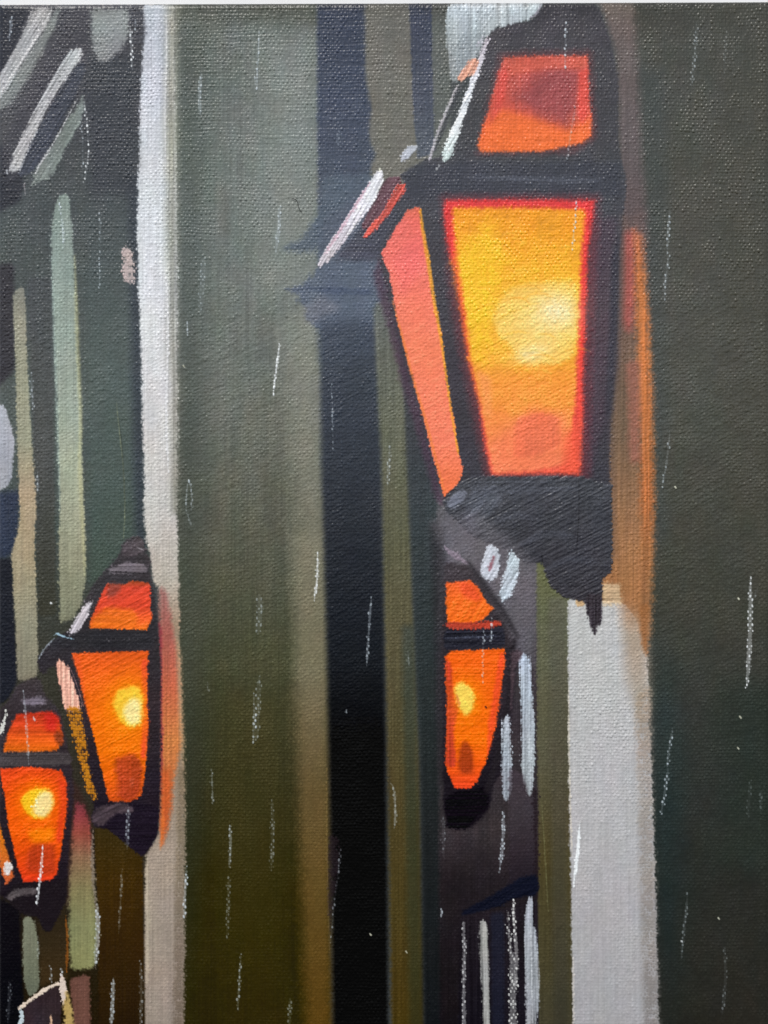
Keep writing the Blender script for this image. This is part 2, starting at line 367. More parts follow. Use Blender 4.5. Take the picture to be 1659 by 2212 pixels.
# ---------------------------------------------------------------- left facade strokes
S_ = lambda lab=None: part('brush_stroke', lab)
fill(T(1, 205, 55, 400, 55, 350, 350, 210, 640, 60, 900, 0, 960, 0, 600), (76, 76, 80), None, e=10, op=.7)
fill(T(1, 400, 60, 590, 60, 600, 330, 500, 560, 260, 1000, 60, 1200, 0, 1000), (64, 62, 70), None, e=14, op=.7)
fill(T(1, 360, 55, 400, 55, 345, 200, 260, 380, 160, 540, 60, 690, -20, 720, -20, 640, 150, 390, 300, 170), (122, 126, 125), S_('grey green slanting stroke beside the white edged stroke'), e=5, rag=4, streak='s', samt=.1)
fill(T(1, 212, 55, 350, 55, 300, 160, 200, 320, 80, 520, -20, 650, -20, 500, 40, 430, 130, 250, 180, 150), [(0, (158, 156, 156)), (100, (156, 157, 158)), (200, (166, 167, 169))], S_('thick pale grey slanting stroke in the top left corner'), e=3, rag=2.5, streak='s', samt=.1, h=1.0)
line(T(1, 340, 60, 250, 210, 150, 380, 60, 520, 10, 605), 2.2, (216, 214, 214), None, rag=1.6, dry=4, op=.9, h=1.2)
fill(T(1, 480, 430, 560, 400, 545, 480, 480, 650, 380, 850, 260, 1080, 150, 1150, 110, 1120, 220, 880), (58, 62, 74), S_('dark blue slanting stroke between two pale strokes'), e=4, streak='s', samt=.18)
fill(T(1, 535, 600, 556, 690, 520, 800, 430, 960, 340, 1140, 240, 1190, 200, 1210, 230, 1100, 300, 1000, 400, 830, 500, 680), (122, 130, 126), S_('grey green slanting stroke ending above the pale green strip'), e=4, rag=4, streak='s', samt=.12)
line(T(1, 505, 640, 400, 830, 320, 980, 250, 1080, 232, 1125), [1, 1.4, 1.8, 2.4, 3], (200, 200, 202), None, rag=1.2, dry=2, op=.9, h=1.0)
fill(T(1, 480, 318, 535, 322, 525, 380, 440, 490, 340, 640, 220, 870, 120, 1100, 66, 1130, 78, 1030, 172, 820, 302, 570, 425, 375), [(100, (192, 194, 196)), (160, (166, 168, 170)), (300, (172, 169, 171)), (380, (178, 178, 181))],
     S_('long pale slanting stroke with a rounded upper end'), e=2.5, rag=2.5, streak='s', samt=.1, h=1.0)
line(T(1, 240, 850, 170, 1000, 125, 1120), 1.5, (182, 184, 188), None, op=.8)
fill(T(1, 588, 55, 835, 55, 830, 230, 780, 330, 700, 400, 630, 390, 600, 320), [(0, (124, 126, 124)), (60, (142, 147, 147)), (130, (130, 130, 132))], S_('short broad grey stroke at the top left of the pillar'), e=6, rag=5, streak='h', samt=.06)
line(T(1, 155, 1180, 165, 1265), 2, (150, 146, 148), None, op=.7)
line(T(1, 40, 1100, 50, 1130), 2.5, (200, 204, 210), None, op=.8)
# strips
fill(T(1, 390, 1262, 445, 1250, 470, 1450, 480, 1659) + T(4, 490, 250, 505, 600, 522, 900, 528, 1100, 548, 1659) + T(7, 556, 100, 560, 440, 530, 600, 475, 700, 382, 722, 380, 100) +
     T(4, 388, 1659, 370, 1000, 350, 500, 332, 0) + T(1, 330, 1500, 350, 1340), [(415, (132, 146, 138)), (600, (142, 155, 147)), (850, (152, 162, 150)), (1000, (164, 170, 148)), (1150, (152, 152, 128)), (1330, (126, 126, 104))],
     P_STRIPE, e=3, rag=2.5, dry=5, streak='v', samt=.05, mot=.05)
line(T(4, 485, 0, 500, 500, 518, 900, 525, 1100, 515, 1300, 530, 1659) + T(7, 550, 400), 4.5, (184, 182, 138), None, e=4, op=.55)
line(T(4, 335, 0, 352, 500, 370, 1000, 388, 1659), 3, (166, 184, 176), None, e=3, op=.5)
fill(T(4, 80, 245, 150, 185, 168, 300, 178, 700, 200, 1100, 222, 1400, 238, 1659) + T(7, 228, 100, 226, 300, 245, 700, 248, 1060, 180, 1100, 112, 1095, 100, 800, 72, 260, 120, 100) + T(4, 128, 1659, 110, 1200, 98, 700),
     [(620, (128, 128, 118)), (700, (152, 150, 132)), (950, (148, 148, 126)), (1060, (170, 152, 124)), (1200, (164, 150, 122)), (1350, (146, 142, 120)), (1470, (128, 122, 104))], P_BEIGE, e=3, rag=2.5, streak='v', samt=.05)
fill(T(4, -20, 955, 30, 968, 70, 1080, 98, 1200, 82, 1420, 60, 1485, -20, 1535), [(870, (176, 179, 186)), (1060, (152, 154, 162))], S_('pale blue grey dab at the left edge'), e=2.5, rag=2.5, streak='v')
fill(T(4, 785, -70, 860, -40, 882, 170, 840, 182, 800, 170), (186, 170, 168), S_('small pinkish dab left of the pillar'), e=3, rag=5, dry=10, patchy=.3)

# below the two left lanterns
fill(T(10, -20, 780, 90, 800, 440, 800, 610, 380, 925, 540, 935, 1700, -20, 1700), [(1900, (38, 34, 30)), (2050, (40, 33, 22)), (2230, (34, 27, 16))], P_FOOT, e=5, mot=.1, streak='v')
fill(T(10, 605, 385, 700, 380, 830, 500, 925, 560, 930, 1000, 935, 1700, 640, 1700, 630, 900), [(1780, (56, 46, 24)), (1900, (62, 44, 16)), (2050, (52, 36, 15)), (2230, (40, 29, 15))], None, e=4, streak='v')
fill(T(10, -20, 840, 130, 900, 140, 1200, 160, 1500, 120, 1700, -20, 1700), [(1950, (22, 20, 24)), (2230, (16, 16, 20))], None, e=6)
fill(T(10, 250, 1000, 430, 850, 445, 1200, 440, 1360, 260, 1420), [(1950, (44, 38, 28)), (2130, (60, 46, 28))], None, e=7)
P_OL3 = part('painted_moulding', 'short olive green strip between the two left lanterns')
fill(T(10, 430, 60, 500, 100, 590, 300, 600, 420, 470, 900, 430, 900), (58, 40, 36), P_BITS, e=8, op=.8)
fill(T(10, 490, 200, 560, 270, 590, 390, 605, 620, 625, 880, 640, 1060, 620, 1290, 540, 1310, 460, 1315, 440, 1050, 450, 700, 470, 400),
     [(1730, (104, 52, 58)), (1760, (140, 62, 66)), (1800, (146, 74, 62)), (1850, (132, 100, 76)), (1920, (126, 118, 82)), (2000, (130, 131, 92)), (2100, (134, 135, 90))], P_OL3, e=6, rag=4, streak='v', samt=.06)
line(T(10, 600, 400, 600, 700, 625, 900, 640, 1100, 615, 1300), 3.5, (134, 122, 110), None, op=.7, rag=3, dry=5)
P_GR3 = part('painted_moulding', 'short grey green strip under the leftmost lantern')
fill(T(10, 150, 955, 215, 970, 245, 1100, 255, 1300, 258, 1425, 190, 1490, 155, 1400, 145, 1200), [(1975, (122, 125, 106)), (2150, (100, 104, 88))], P_GR3, e=2.5, streak='v')
line(T(10, 425, 960, 440, 1150, 430, 1320), 3.0, (150, 84, 30), None, op=.65)
fill(T(10, 450, 1365, 580, 1330, 590, 1700, 480, 1700), (106, 72, 62), S_('red brown block at the bottom left'), e=3, rag=2, streak='v')
P_ROOF = part('painted_lantern_top', 'cut off lantern top with a white edge at the bottom left')
fill(T(10, 150, 1540, 260, 1450, 385, 1400, 400, 1500, 395, 1700, 155, 1700), (52, 42, 46), P_ROOF, e=3, streak='v', mot=.15)
line(T(10, 130, 1555, 200, 1500, 300, 1430, 380, 1395), [5, 4, 4, 4], (222, 204, 186), P_ROOF, rag=2, dry=3, h=1.4, taper=False)
line(T(10, 395, 1330, 410, 1420, 415, 1530), [5, 9, 6], (214, 196, 184), P_ROOF, rag=2.5, dry=4, h=1.2)
line(T(10, 135, 1560, 145, 1620, 120, 1690), 5, (186, 200, 206), P_ROOF, rag=2, dry=4)
fill(T(10, 430, 1430, 465, 1520, 490, 1700, 415, 1700, 410, 1540), (176, 150, 92), P_ROOF, e=4, rag=4, streak='v')
line(T(10, 330, 1600, 335, 1700), 2.5, (206, 170, 140), P_ROOF)

# ---------------------------------------------------------------- big lantern
FR = (58, 56, 62)
P_BIG = part('street_lantern', 'largest street lantern, yellow and orange glass in a dark frame')
BIGP = D(1172, 8, 1290, 12, 1313, 70, 1326, 120, 1336, 170, 1336, 300, 1345, 360, 1354, 385, 1351, 430, 1346, 470, 1338, 553, 1336, 690, 1334, 780,
         1322, 890, 1318, 990, 1322, 1110, 1323, 1173, 1319, 1236, 1300, 1250, 1299, 1300, 1284, 1306, 1266, 1300, 1239, 1293, 1216, 1288,
         1189, 1266, 1172, 1216, 1133, 1214, 1106, 1190, 1070, 1174, 1033, 1163, 1013, 1149, 968, 1102, 956, 1078, 936, 1000, 900, 880, 850, 710, 832, 620, 818, 560,
         770, 545, 800, 500, 880, 400, 860, 380, 920, 343, 952, 338, 970, 300, 1020, 200, 1053, 87, 1060, 63, 1106, 50, 1149, 48, 1168, 20)
fill(BIGP, [(0, (46, 44, 49)), (60, (66, 63, 69)), (300, (66, 65, 69)), (400, (66, 68, 75)), (600, (62, 59, 66)), (900, (60, 55, 63)), (1050, (56, 56, 64)), (1250, (52, 52, 60)), (1380, (48, 40, 46))],
     P_BIG, e=3.5, rag=3, dry=5, sm=1, mot=.08, streak='d', samt=.05, fillw=.15)
# soft purple shade along the outer edges
fill(T(2, 520, 1659, 690, 1470, 800, 1400, 900, 1330, 930, 1400, 860, 1500, 810, 1640, 800, 1690, 600, 1690), [(440, (64, 66, 76)), (520, (66, 68, 80)), (556, (72, 74, 88))], None, e=9, rag=4, streak='h', samt=.1)
fill(D(818, 555, 840, 640, 870, 760, 905, 880, 940, 1010, 962, 1090, 940, 1080, 905, 950, 870, 840, 836, 700, 806, 600), (74, 54, 70), P_BIG, e=9, rag=4, op=.8)
fill(D(1275, 470, 1330, 470, 1320, 700, 1305, 900, 1275, 1040, 1262, 1040, 1270, 700), [(470, (74, 60, 72)), (700, (82, 64, 74)), (1000, (72, 58, 70))], None, e=14, rag=4, op=.8, streak='v')
fill(D(1320, 560, 1345, 480, 1338, 780, 1322, 900, 1312, 900), (52, 52, 64), None, e=9, op=.7)
fill(D(880, 362, 1000, 350, 1340, 350, 1345, 425, 960, 425, 900, 440, 870, 420), (58, 60, 70), None, e=10, op=.8, streak='h')
line(D(1010, 382, 1150, 388, 1300, 390), 6, (96, 100, 112), None, e=6, op=.55, dry=8)
line(D(1346, 470, 1344, 553, 1340, 690, 1334, 790, 1326, 890, 1322, 990, 1325, 1110, 1326, 1200), 4, (100, 82, 74), None, e=13, op=.6, dry=3, rag=3, taper=False)
# panes
g = part('glass_pane', 'red upper pane of the largest lantern', P_BIG)
fill(D(1078, 112, 1280, 108, 1290, 300, 1240, 332, 1026, 336), (110, 52, 54), None, e=10, rag=4, op=.5)
UPR = D(1088, 124, 1150, 121, 1269, 119, 1273, 160, 1271, 200, 1278, 253, 1276, 293, 1253, 310, 1223, 317, 1173, 327, 1036, 328, 1031, 312, 1050, 250, 1068, 185, 1078, 150)
fill(UPR, [(115, (208, 92, 70)), (160, (194, 84, 74)), (230, (208, 84, 66)), (270, (232, 100, 56)), (320, (242, 112, 50))], g, e=4.5, rag=2.5, dry=4, sm=0, streak='v', samt=.08, imp=.4)
fill(D(1105, 210, 1150, 165, 1210, 140, 1258, 160, 1250, 235, 1228, 280, 1190, 265, 1150, 245), (146, 70, 72), None, e=26, rag=9, op=.85, streak='d')
fill(D(1095, 135, 1265, 128, 1266, 150, 1180, 148, 1095, 165), (206, 92, 72), None, e=8, op=.8)
fill(D(1250, 150, 1270, 150, 1272, 250, 1258, 275, 1246, 240), (222, 78, 64), None, e=6, op=.85)
fill(D(1040, 300, 1080, 235, 1150, 255, 1230, 285, 1275, 255, 1274, 300, 1200, 318, 1040, 326), (240, 112, 48), None, e=12, op=.75, streak='h')
fill(D(1080, 150, 1100, 150, 1085, 230, 1060, 265), (214, 74, 62), None, e=9, op=.7)

g = part('glass_pane', 'golden yellow main pane of the largest lantern', P_BIG)
fill(D(950, 420, 1296, 420, 1282, 700, 1272, 1034, 1050, 1034, 1000, 800, 970, 640), (120, 48, 56), None, e=13, rag=4, op=.55)
MAIN = D(961, 432, 1120, 430, 1287, 432, 1281, 470, 1270, 553, 1264, 720, 1260, 820, 1260, 886, 1256, 960, 1252, 1024, 1160, 1025, 1062, 1027, 1048, 975, 1034, 870, 1012, 786, 994, 670, 981, 586, 970, 553, 957, 460)
fill(MAIN, [(430, (222, 58, 58)), (700, (232, 60, 50)), (1020, (232, 84, 66))], g, e=7, rag=2.5, dry=4, sm=0, streak='v', samt=.06)
fill(D(975, 449, 1100, 447, 1266, 452, 1256, 553, 1250, 700, 1246, 800, 1240, 900, 1228, 1000, 1150, 1018, 1066, 1022, 1052, 960, 1038, 870, 1016, 780, 1004, 660, 988, 560),
     [(440, (240, 152, 30)), (500, (244, 160, 28)), (580, (250, 176, 34)), (660, (252, 186, 48)), (760, (252, 174, 44)), (830, (250, 152, 56)), (900, (250, 142, 66)), (1000, (250, 136, 88)), (1024, (250, 134, 92))],
     None, e=7, rag=3, dry=3, streak='d', samt=.04, mot=.09, imp=.25)
fill(D(980, 560, 1060, 470, 1090, 560, 1060, 680, 1050, 790, 1022, 780, 1006, 680), (254, 196, 34), None, e=22, op=.75, rag=6)
fill(D(1012, 770, 1060, 820, 1240, 800, 1240, 880, 1120, 900, 1040, 880), (250, 150, 52), None, e=14, op=.55)
fill(D(1030, 800, 1060, 815, 1064, 900, 1045, 900), (250, 150, 84), None, e=10, op=.7)
fill(D(1060, 960, 1150, 880, 1220, 900, 1240, 1010, 1066, 1022), (248, 124, 84), None, e=20, op=.65)
fill(D(1112, 906, 1160, 890, 1205, 898, 1212, 962, 1160, 985, 1112, 990), (232, 110, 76), None, e=7, op=.7, rag=4, streak='v')
fill(D(1222, 940, 1256, 900, 1254, 1024, 1210, 1024), (236, 90, 62), None, e=12, op=.7)
b = part('lamp_glow', 'pale cream glow inside the largest lantern', P_BIG)
fill(D(1075, 721, 1064, 686, 1080, 646, 1110, 617, 1154, 610, 1244, 606, 1247, 721, 1238, 770, 1204, 788, 1134, 792, 1105, 751), [(610, (252, 200, 92)), (700, (252, 208, 106)), (790, (252, 206, 106))],
     b, e=9, rag=5, dry=3, op=.8)
glaze(1200, 672, 46, 40, (252, 234, 192), .85)
glaze(1160, 700, 56, 50, (252, 224, 150), .45)
glaze(1148, 762, 40, 17, (253, 230, 172), .75, ang=-14)
for k_ in range(46):                      # curved bristle marks worked into the wet yellow
    ax, ay = 1000 + 240 * rng.random(), 470 + 330 * rng.random(); tl = 14 + 22 * rng.random(); th = -0.9 + 1.3 * rng.random()
    cw = [(250, 176, 40), (254, 204, 84), (244, 158, 40)][k_ % 3]
    line(D(ax, ay, ax + tl * math.cos(th), ay + tl * math.sin(th) * .8, ax + 1.7 * tl * math.cos(th + .3), ay + 1.7 * tl * math.sin(th + .3)), 2.4, cw, None, e=2.5, op=.35, h=.5, rag=1.5)

g = part('glass_pane', 'salmon side pane of the largest lantern', P_BIG)
SIDE = D(880, 452, 907, 446, 913, 500, 924, 553, 934, 636, 953, 720, 967, 836, 981, 903, 990, 970, 1001, 1016, 991, 1046, 958, 1074, 936, 990, 906, 873, 893, 826, 856, 686, 840, 590, 822, 548, 853, 493)
fill(SIDE, [(446, (216, 104, 78)), (480, (232, 108, 96)), (560, (240, 116, 104)), (660, (246, 124, 98)), (760, (248, 130, 94)), (950, (248, 128, 96)), (1070, (238, 116, 70))], g, e=2.2, rag=2.2, dry=4, sm=0, streak='d', samt=.05)
line(D(908, 455, 915, 510, 926, 570, 937, 650, 950, 715, 962, 800, 975, 890, 990, 980), [3, 4.5, 5, 4, 3.5, 2.5, 2.5, 2], (240, 164, 44), None, e=2.5, op=.85, taper=False)
line(D(848, 650, 870, 730, 895, 830, 915, 890, 940, 985, 960, 1060), 3, (236, 128, 62), None, e=2.5, op=.8)
fill(D(845, 560, 905, 500, 915, 580, 870, 640), (238, 108, 104), None, e=16, op=.6)
# base of the big lantern
k = part('base', 'dark lower housing of the largest lantern', P_BIG)
fill(D(1006, 1036, 1060, 1030, 1160, 1030, 1262, 1032, 1320, 1050, 1322, 1173, 1319, 1236, 1300, 1250, 1299, 1300, 1284, 1306, 1266, 1300, 1239, 1293, 1216, 1288, 1189, 1266, 1172, 1216,
       1133, 1214, 1106, 1190, 1070, 1174, 1033, 1163, 1013, 1149, 966, 1104, 958, 1082, 990, 1050), [(1030, (66, 68, 75)), (1100, (60, 61, 68)), (1250, (55, 54, 61)), (1390, (46, 40, 46))], k, e=2.5, rag=2.5, dry=3, imp=.7, h=1.0, streak='d', samt=.035, sm=0)
fill(D(962, 1088, 985, 1060, 1012, 1058, 1005, 1080, 975, 1104), (102, 105, 118), k, e=3, streak='d', samt=.15)
fill(D(1016, 1060, 1070, 1050, 1090, 1080, 1050, 1120, 1020, 1150, 1004, 1120), (86, 90, 102), None, e=9, op=.6, streak='s', samt=.2)
line(D(1030, 1095, 1016, 1110, 1000, 1120), 1.5, (136, 142, 154), None, op=.7)
for yy in (1042, 1052, 1066): line(D(1030, yy, 1110, yy - 2, 1240, yy + 3), .8, (106, 110, 122), None, op=.5, rag=.6, dry=2)
for a_, b_ in ((D(1250, 1036, 1251, 1100, 1245, 1206), .9), (D(1050, 1145, 1085, 1140, 1150, 1152), .8), (D(1224, 1258, 1252, 1256), .8), (D(1226, 1263, 1250, 1262), .7), (D(1170, 1196, 1172, 1216), 1)):
    line(a_, b_, (22, 21, 26), None, op=.8, rag=.5, dry=1)
line(D(990, 1090, 1040, 1075, 1080, 1080), 7, (84, 88, 98), None, e=6, op=.5, h=.8, streak='d', samt=.2)
line(D(1060, 1130, 1110, 1110, 1160, 1120), 7, (78, 80, 90), None, e=6, op=.5, h=.8, streak='d', samt=.2)
line(D(1120, 1180, 1180, 1150, 1240, 1160), 7, (72, 74, 84), None, e=6, op=.5, h=.8, streak='d', samt=.2)
line(D(1180, 1230, 1230, 1205, 1290, 1215), 7, (68, 70, 80), None, e=6, op=.5, h=.8, streak='d', samt=.2)
line(D(1010, 1050, 1100, 1060, 1250, 1056), 7, (82, 85, 95), None, e=6, op=.5, h=.8, streak='d', samt=.2)
# drip edge shading
fill(D(1264, 1285, 1300, 1285, 1300, 1330, 1296, 1352, 1290, 1346, 1284, 1374, 1277, 1352, 1271, 1336), (50, 44, 50), k, e=2.5, dry=4, streak='v', samt=.2, h=.5)
# sky patch and highlights on the roof
P_SKY = S_('pale blue grey patch at the top beside the roof of the largest lantern')
fill(T(2, 1248, 35, 1400, 20, 1659, 15) + T(3, 205, 12, 190, 50, 110, 135, 20, 150) + T(2, 1540, 190, 1480, 250, 1420, 400, 1380, 480, 1310, 540, 1262, 520, 1238, 300, 1232, 140),
     [(5, (206, 212, 216)), (25, (184, 194, 200)), (90, (164, 172, 176)), (170, (132, 138, 140))], P_SKY, e=2.5, rag=2.5, dry=3, h=.9, streak='v', samt=.08)
fill(T(2, 1300, 230, 1450, 200, 1500, 250, 1400, 400, 1300, 480), (140, 150, 154), None, e=14, op=.6)
line(T(3, 190, 25, 165, 90, 110, 130), 2.5, (150, 146, 156), None, op=.8)
h_ = lambda lab: part('highlight', lab, P_BIG)
fill(T(2, 1485, 240, 1512, 245, 1470, 400, 1400, 590, 1335, 800, 1265, 1030, 1222, 1050, 1208, 1005, 1290, 790, 1350, 640, 1420, 440), [(80, (196, 188, 198)), (200, (214, 216, 222)), (280, (230, 234, 238)), (340, (196, 212, 210))],
     h_('broad white streak down the roof edge of the largest lantern'), e=2, rag=2.5, dry=6, h=1.3, streak='s', samt=.1)
fill(T(2, 1435, 260, 1475, 240, 1470, 290, 1430, 310), (190, 190, 200), None, e=3, patchy=.6)
fill(T(2, 1300, 548, 1322, 552, 1260, 690, 1180, 880, 1135, 1050, 1112, 1045, 1160, 880, 1230, 700), (178, 174, 180), h_('thin pinkish white streak beside the broad white one'), e=2, rag=2, dry=5, h=.8)
fill(T(2, 1310, 560, 1350, 540, 1200, 900, 1150, 1010, 1180, 880), (58, 60, 66), None, e=3, op=.7)
fill(T(2, 1390, 382, 1450, 392, 1410, 480, 1360, 505, 1308, 535, 1318, 480), (226, 164, 138), h_('peach dab on the roof edge of the largest lantern'), e=2, rag=2.5, dry=4, h=.9, streak='s', samt=.12)
fill(T(2, 1060, 935, 1058, 955, 1000, 1020, 950, 1055, 932, 1035, 950, 985, 1000, 940), (184, 188, 198), h_('small pale dab left of the roof streaks'), e=2, rag=2, dry=4, h=.9)
fill(T(2, 842, 1150, 930, 1140, 945, 1170, 905, 1260, 840, 1370, 770, 1480, 672, 1482, 740, 1330, 800, 1230), (98, 68, 76), h_('maroon dab under the roof arm'), e=2.5, rag=2, streak='s', samt=.15)
fill(T(2, 925, 1190, 965, 1190, 966, 1225, 860, 1390, 770, 1495, 705, 1545, 715, 1505, 830, 1370), (212, 86, 72), h_('red stroke under the roof arm'), e=2, rag=2, streak='s', samt=.12, h=.6)
fill(T(2, 790, 1105, 832, 1128, 815, 1200, 740, 1340, 640, 1470, 590, 1540, 500, 1659) + T(5, 455, 45, 400, 70, 420, 10) + T(2, 460, 1600, 560, 1450, 700, 1240), [(370, (222, 220, 224)), (450, (212, 211, 217)), (560, (198, 190, 197))],
     h_('long white streak along the lower edge of the roof arm'), e=2, rag=2.2, dry=4, h=1.2, streak='s', samt=.12)
line(T(2, 735, 1190, 640, 1340, 520, 1540, 440, 1650), 3.2, (206, 172, 186), None, rag=1.5, dry=4, op=.8)
line(T(2, 830, 1150, 790, 1240, 740, 1330), 1.6, (232, 232, 232), None, op=.9)
line(T(2, 690, 1400, 590, 1530), 2.2, (232, 232, 230), None, dots=.8)
line(T(2, 805, 1085, 800, 1115), 1.4, (226, 226, 210), None)
line(T(2, 1160, 1110, 1200, 1065), 1.5, (186, 188, 190), None, op=.7)

# ---------------------------------------------------------------- second lantern
P_L2 = part('street_lantern', 'orange lantern with a finial, in front of the pale pillar')
fill(D(267, 1165, 290, 1158, 308, 1162, 316, 1190, 325, 1206, 326, 1250, 336, 1290, 342, 1360, 349, 1440, 347, 1659, 347, 1742, 340, 1806, 313, 1846, 300, 1846, 277, 1826, 233, 1789, 203, 1787, 196, 1762, 204, 1742, 187, 1709, 160, 1606, 143, 1540, 130, 1490,
       120, 1440, 108, 1440, 96, 1458, 84, 1448, 80, 1424, 100, 1396, 123, 1373, 160, 1360, 187, 1293, 200, 1263, 230, 1226, 257, 1200),
     [(1160, (62, 58, 60)), (1300, (56, 52, 56)), (1370, (48, 46, 50)), (1500, (52, 44, 48)), (1750, (36, 30, 38)), (1850, (28, 24, 32))], P_L2, e=3, rag=3, dry=5, streak='h', samt=.1, mot=.12)
fill(D(233, 1226, 277, 1213, 322, 1222, 320, 1238, 236, 1240), (112, 104, 110), part('cap', None, P_L2), e=3, rag=3, streak='h', samt=.2)
fill(D(268, 1170, 308, 1164, 316, 1196, 262, 1204), (84, 76, 80), part('finial', None, P_L2), e=4, rag=4, streak='d', samt=.2, op=.8)
line(D(296, 1182, 312, 1190), 1.6, (150, 142, 148), None, op=.8)
line(D(230, 1234, 325, 1240), 1.5, (24, 22, 24), None, op=.8)
fill(D(123, 1374, 160, 1366, 330, 1366, 332, 1402, 128, 1400), (46, 45, 49), None, e=4, streak='h', samt=.2)
line(D(180, 1380, 240, 1383, 310, 1382), 2, (98, 94, 98), None, op=.6, dots=.6)
g = part('glass_pane', 'red upper pane of the lantern before the pillar', P_L2)
fill(T(7, 690, 465, 800, 470, 850, 445, 965, 455, 975, 480, 978, 620, 986, 690, 950, 766, 800, 758, 578, 758, 582, 710, 640, 570), [(1255, (170, 76, 40)), (1270, (214, 70, 48)), (1310, (226, 74, 46)), (1345, (238, 100, 38)), (1360, (240, 112, 30))], g, e=2.2, rag=2.2, sm=0, streak='d', samt=.12, imp=.8)
fill(T(7, 700, 450, 800, 470, 760, 540, 690, 560), (126, 66, 56), None, e=6, op=.7)
fill(T(7, 600, 690, 700, 610, 880, 640, 900, 740, 590, 750), (240, 120, 30), None, e=8, op=.7, streak='h', samt=.12)
g = part('glass_pane', 'orange main pane of the lantern before the pillar', P_L2)
fill(T(7, 462, 915, 700, 905, 965, 900, 955, 1000, 955, 1250, 962, 1400, 945, 1659) + T(10, 938, 60, 915, 180, 840, 222, 705, 217, 690, 150, 655, 0) + T(7, 640, 1600, 600, 1430, 560, 1290, 520, 1100, 480, 960),
     [(1405, (226, 90, 32)), (1450, (236, 98, 28)), (1550, (242, 108, 18)), (1620, (242, 114, 14)), (1680, (230, 98, 20)), (1732, (206, 80, 28))], g, e=2.2, rag=2, dry=3.5, sm=0, streak='d', samt=.09, imp=.8)
fill(T(7, 915, 960, 958, 950, 955, 1250, 965, 1400, 945, 1600, 910, 1600, 925, 1300), (232, 76, 48), None, e=5, op=.85)
fill(T(7, 465, 920, 520, 930, 560, 1250, 600, 1400, 560, 1290, 520, 1100), (228, 84, 40), None, e=6, op=.6)
fill(T(7, 735, 1610, 830, 1560, 900, 1580, 930, 1659) + T(10, 922, 60, 905, 170, 845, 215, 770, 205, 755, 60), (160, 58, 34), None, e=8, op=.8, rag=3, streak='v', samt=.1)
line(T(10, 860, 60, 850, 130), 5, (196, 96, 70), None, op=.5, dots=.5)
b = part('lamp_glow', 'round yellow glow in the lantern before the pillar', P_L2)
glaze(282, 1524, 50, 60, (252, 150, 10), .85, only=g)
fill(T(7, 725, 1240, 770, 1150, 850, 1125, 915, 1130, 925, 1250, 920, 1370, 840, 1400, 770, 1350), (252, 198, 56), b, e=7, rag=3, dry=3, h=.6)
fill(T(7, 800, 1260, 860, 1200, 915, 1220, 918, 1360, 850, 1385, 800, 1330), (250, 226, 150), None, e=9)
s_ = part('glass_pane', 'narrow peach and ochre side pane of the lantern before the pillar', P_L2)
fill(T(7, 368, 958, 430, 985, 460, 1080, 500, 1180, 530, 1290, 430, 1295, 400, 1160, 366, 1030), (240, 178, 156), s_, e=2.2, rag=2.5, dry=3, h=1.0, streak='v', samt=.1)
fill(T(7, 430, 1255, 520, 1265, 545, 1400, 570, 1540, 575, 1659) + T(10, 632, 185, 600, 222, 560, 140, 528, 0) + T(7, 505, 1600, 470, 1450), (184, 118, 32), s_, e=3, rag=3, dry=8, patchy=.55)
line(T(7, 450, 1000, 500, 1120, 540, 1260), 1.3, (170, 130, 130), None, op=.7)
hh = part('highlight', 'white streaks on the shoulder of the lantern before the pillar', P_L2)
fill(T(7, 548, 595, 590, 575, 610, 580, 540, 740, 500, 785, 440, 795, 470, 720), (186, 180, 186), hh, e=3, rag=3, dry=6, streak='s', samt=.25)
line(T(7, 350, 800, 370, 785, 400, 805, 490, 828), [2, 3, 2, 1], (156, 186, 204), hh, rag=1, dry=2, h=.8)
line(T(7, 355, 815, 290, 880, 250, 950), 1.6, (150, 158, 168), hh, op=.8, rag=.8, dry=2)
k = part('base', 'blackish lower housing of the lantern before the pillar', P_L2)
fill(T(10, 600, 310, 700, 270, 760, 225, 930, 230, 1030, 250, 1025, 440, 940, 565, 900, 565, 830, 500, 700, 395, 605, 385), (32, 26, 36), k, e=3, streak='h', samt=.2)
fill(T(10, 590, 310, 640, 250, 740, 225, 850, 235, 870, 290, 740, 300, 680, 370, 610, 380), (76, 64, 70), k, e=4, rag=3, streak='d', samt=.2)

# ---------------------------------------------------------------- leftmost lantern
P_L3 = part('street_lantern', 'small orange lantern cut off by the left edge')
fill(D(37, 1479, 60, 1466, 85, 1462, 97, 1500, 130, 1535, 143, 1590, 155, 1650, 160, 1720, 152, 1800, 147, 1880, 142, 1945, 127, 1976, 112, 2010, 95, 2012, 85, 1985, 70, 1976, 50, 1976, 20, 1945, -10, 1930, -10, 1540, 15, 1515),
     [(1466, (62, 56, 58)), (1560, (54, 48, 52)), (1700, (48, 40, 46)), (1900, (34, 28, 34)), (2010, (26, 23, 28))], P_L3, e=4, rag=3, streak='h', samt=.12, mot=.1)
fill(D(45, 1512, 80, 1503, 100, 1508, 98, 1522, 48, 1524), (110, 102, 112), part('cap', None, P_L3), e=4, rag=3, streak='h', samt=.15)
g = part('glass_pane', 'dull red upper pane of the lantern cut off by the left edge', P_L3)
fill(T(7, 108, 1312, 220, 1300, 330, 1290, 375, 1330, 400, 1400, 412, 1480, 370, 1550, 20, 1556, 50, 1430), [(1535, (190, 52, 34)), (1570, (216, 74, 34)), (1622, (236, 108, 26))], g, e=3.5, rag=2.5, sm=0, streak='h', samt=.12, imp=.8)
fill(T(7, 350, 1420, 410, 1420, 412, 1520, 360, 1500), (116, 52, 30), None, e=6, op=.8)
fill(T(7, 290, 1290, 380, 1320, 370, 1420, 290, 1420), (196, 36, 34), None, e=10, op=.7)
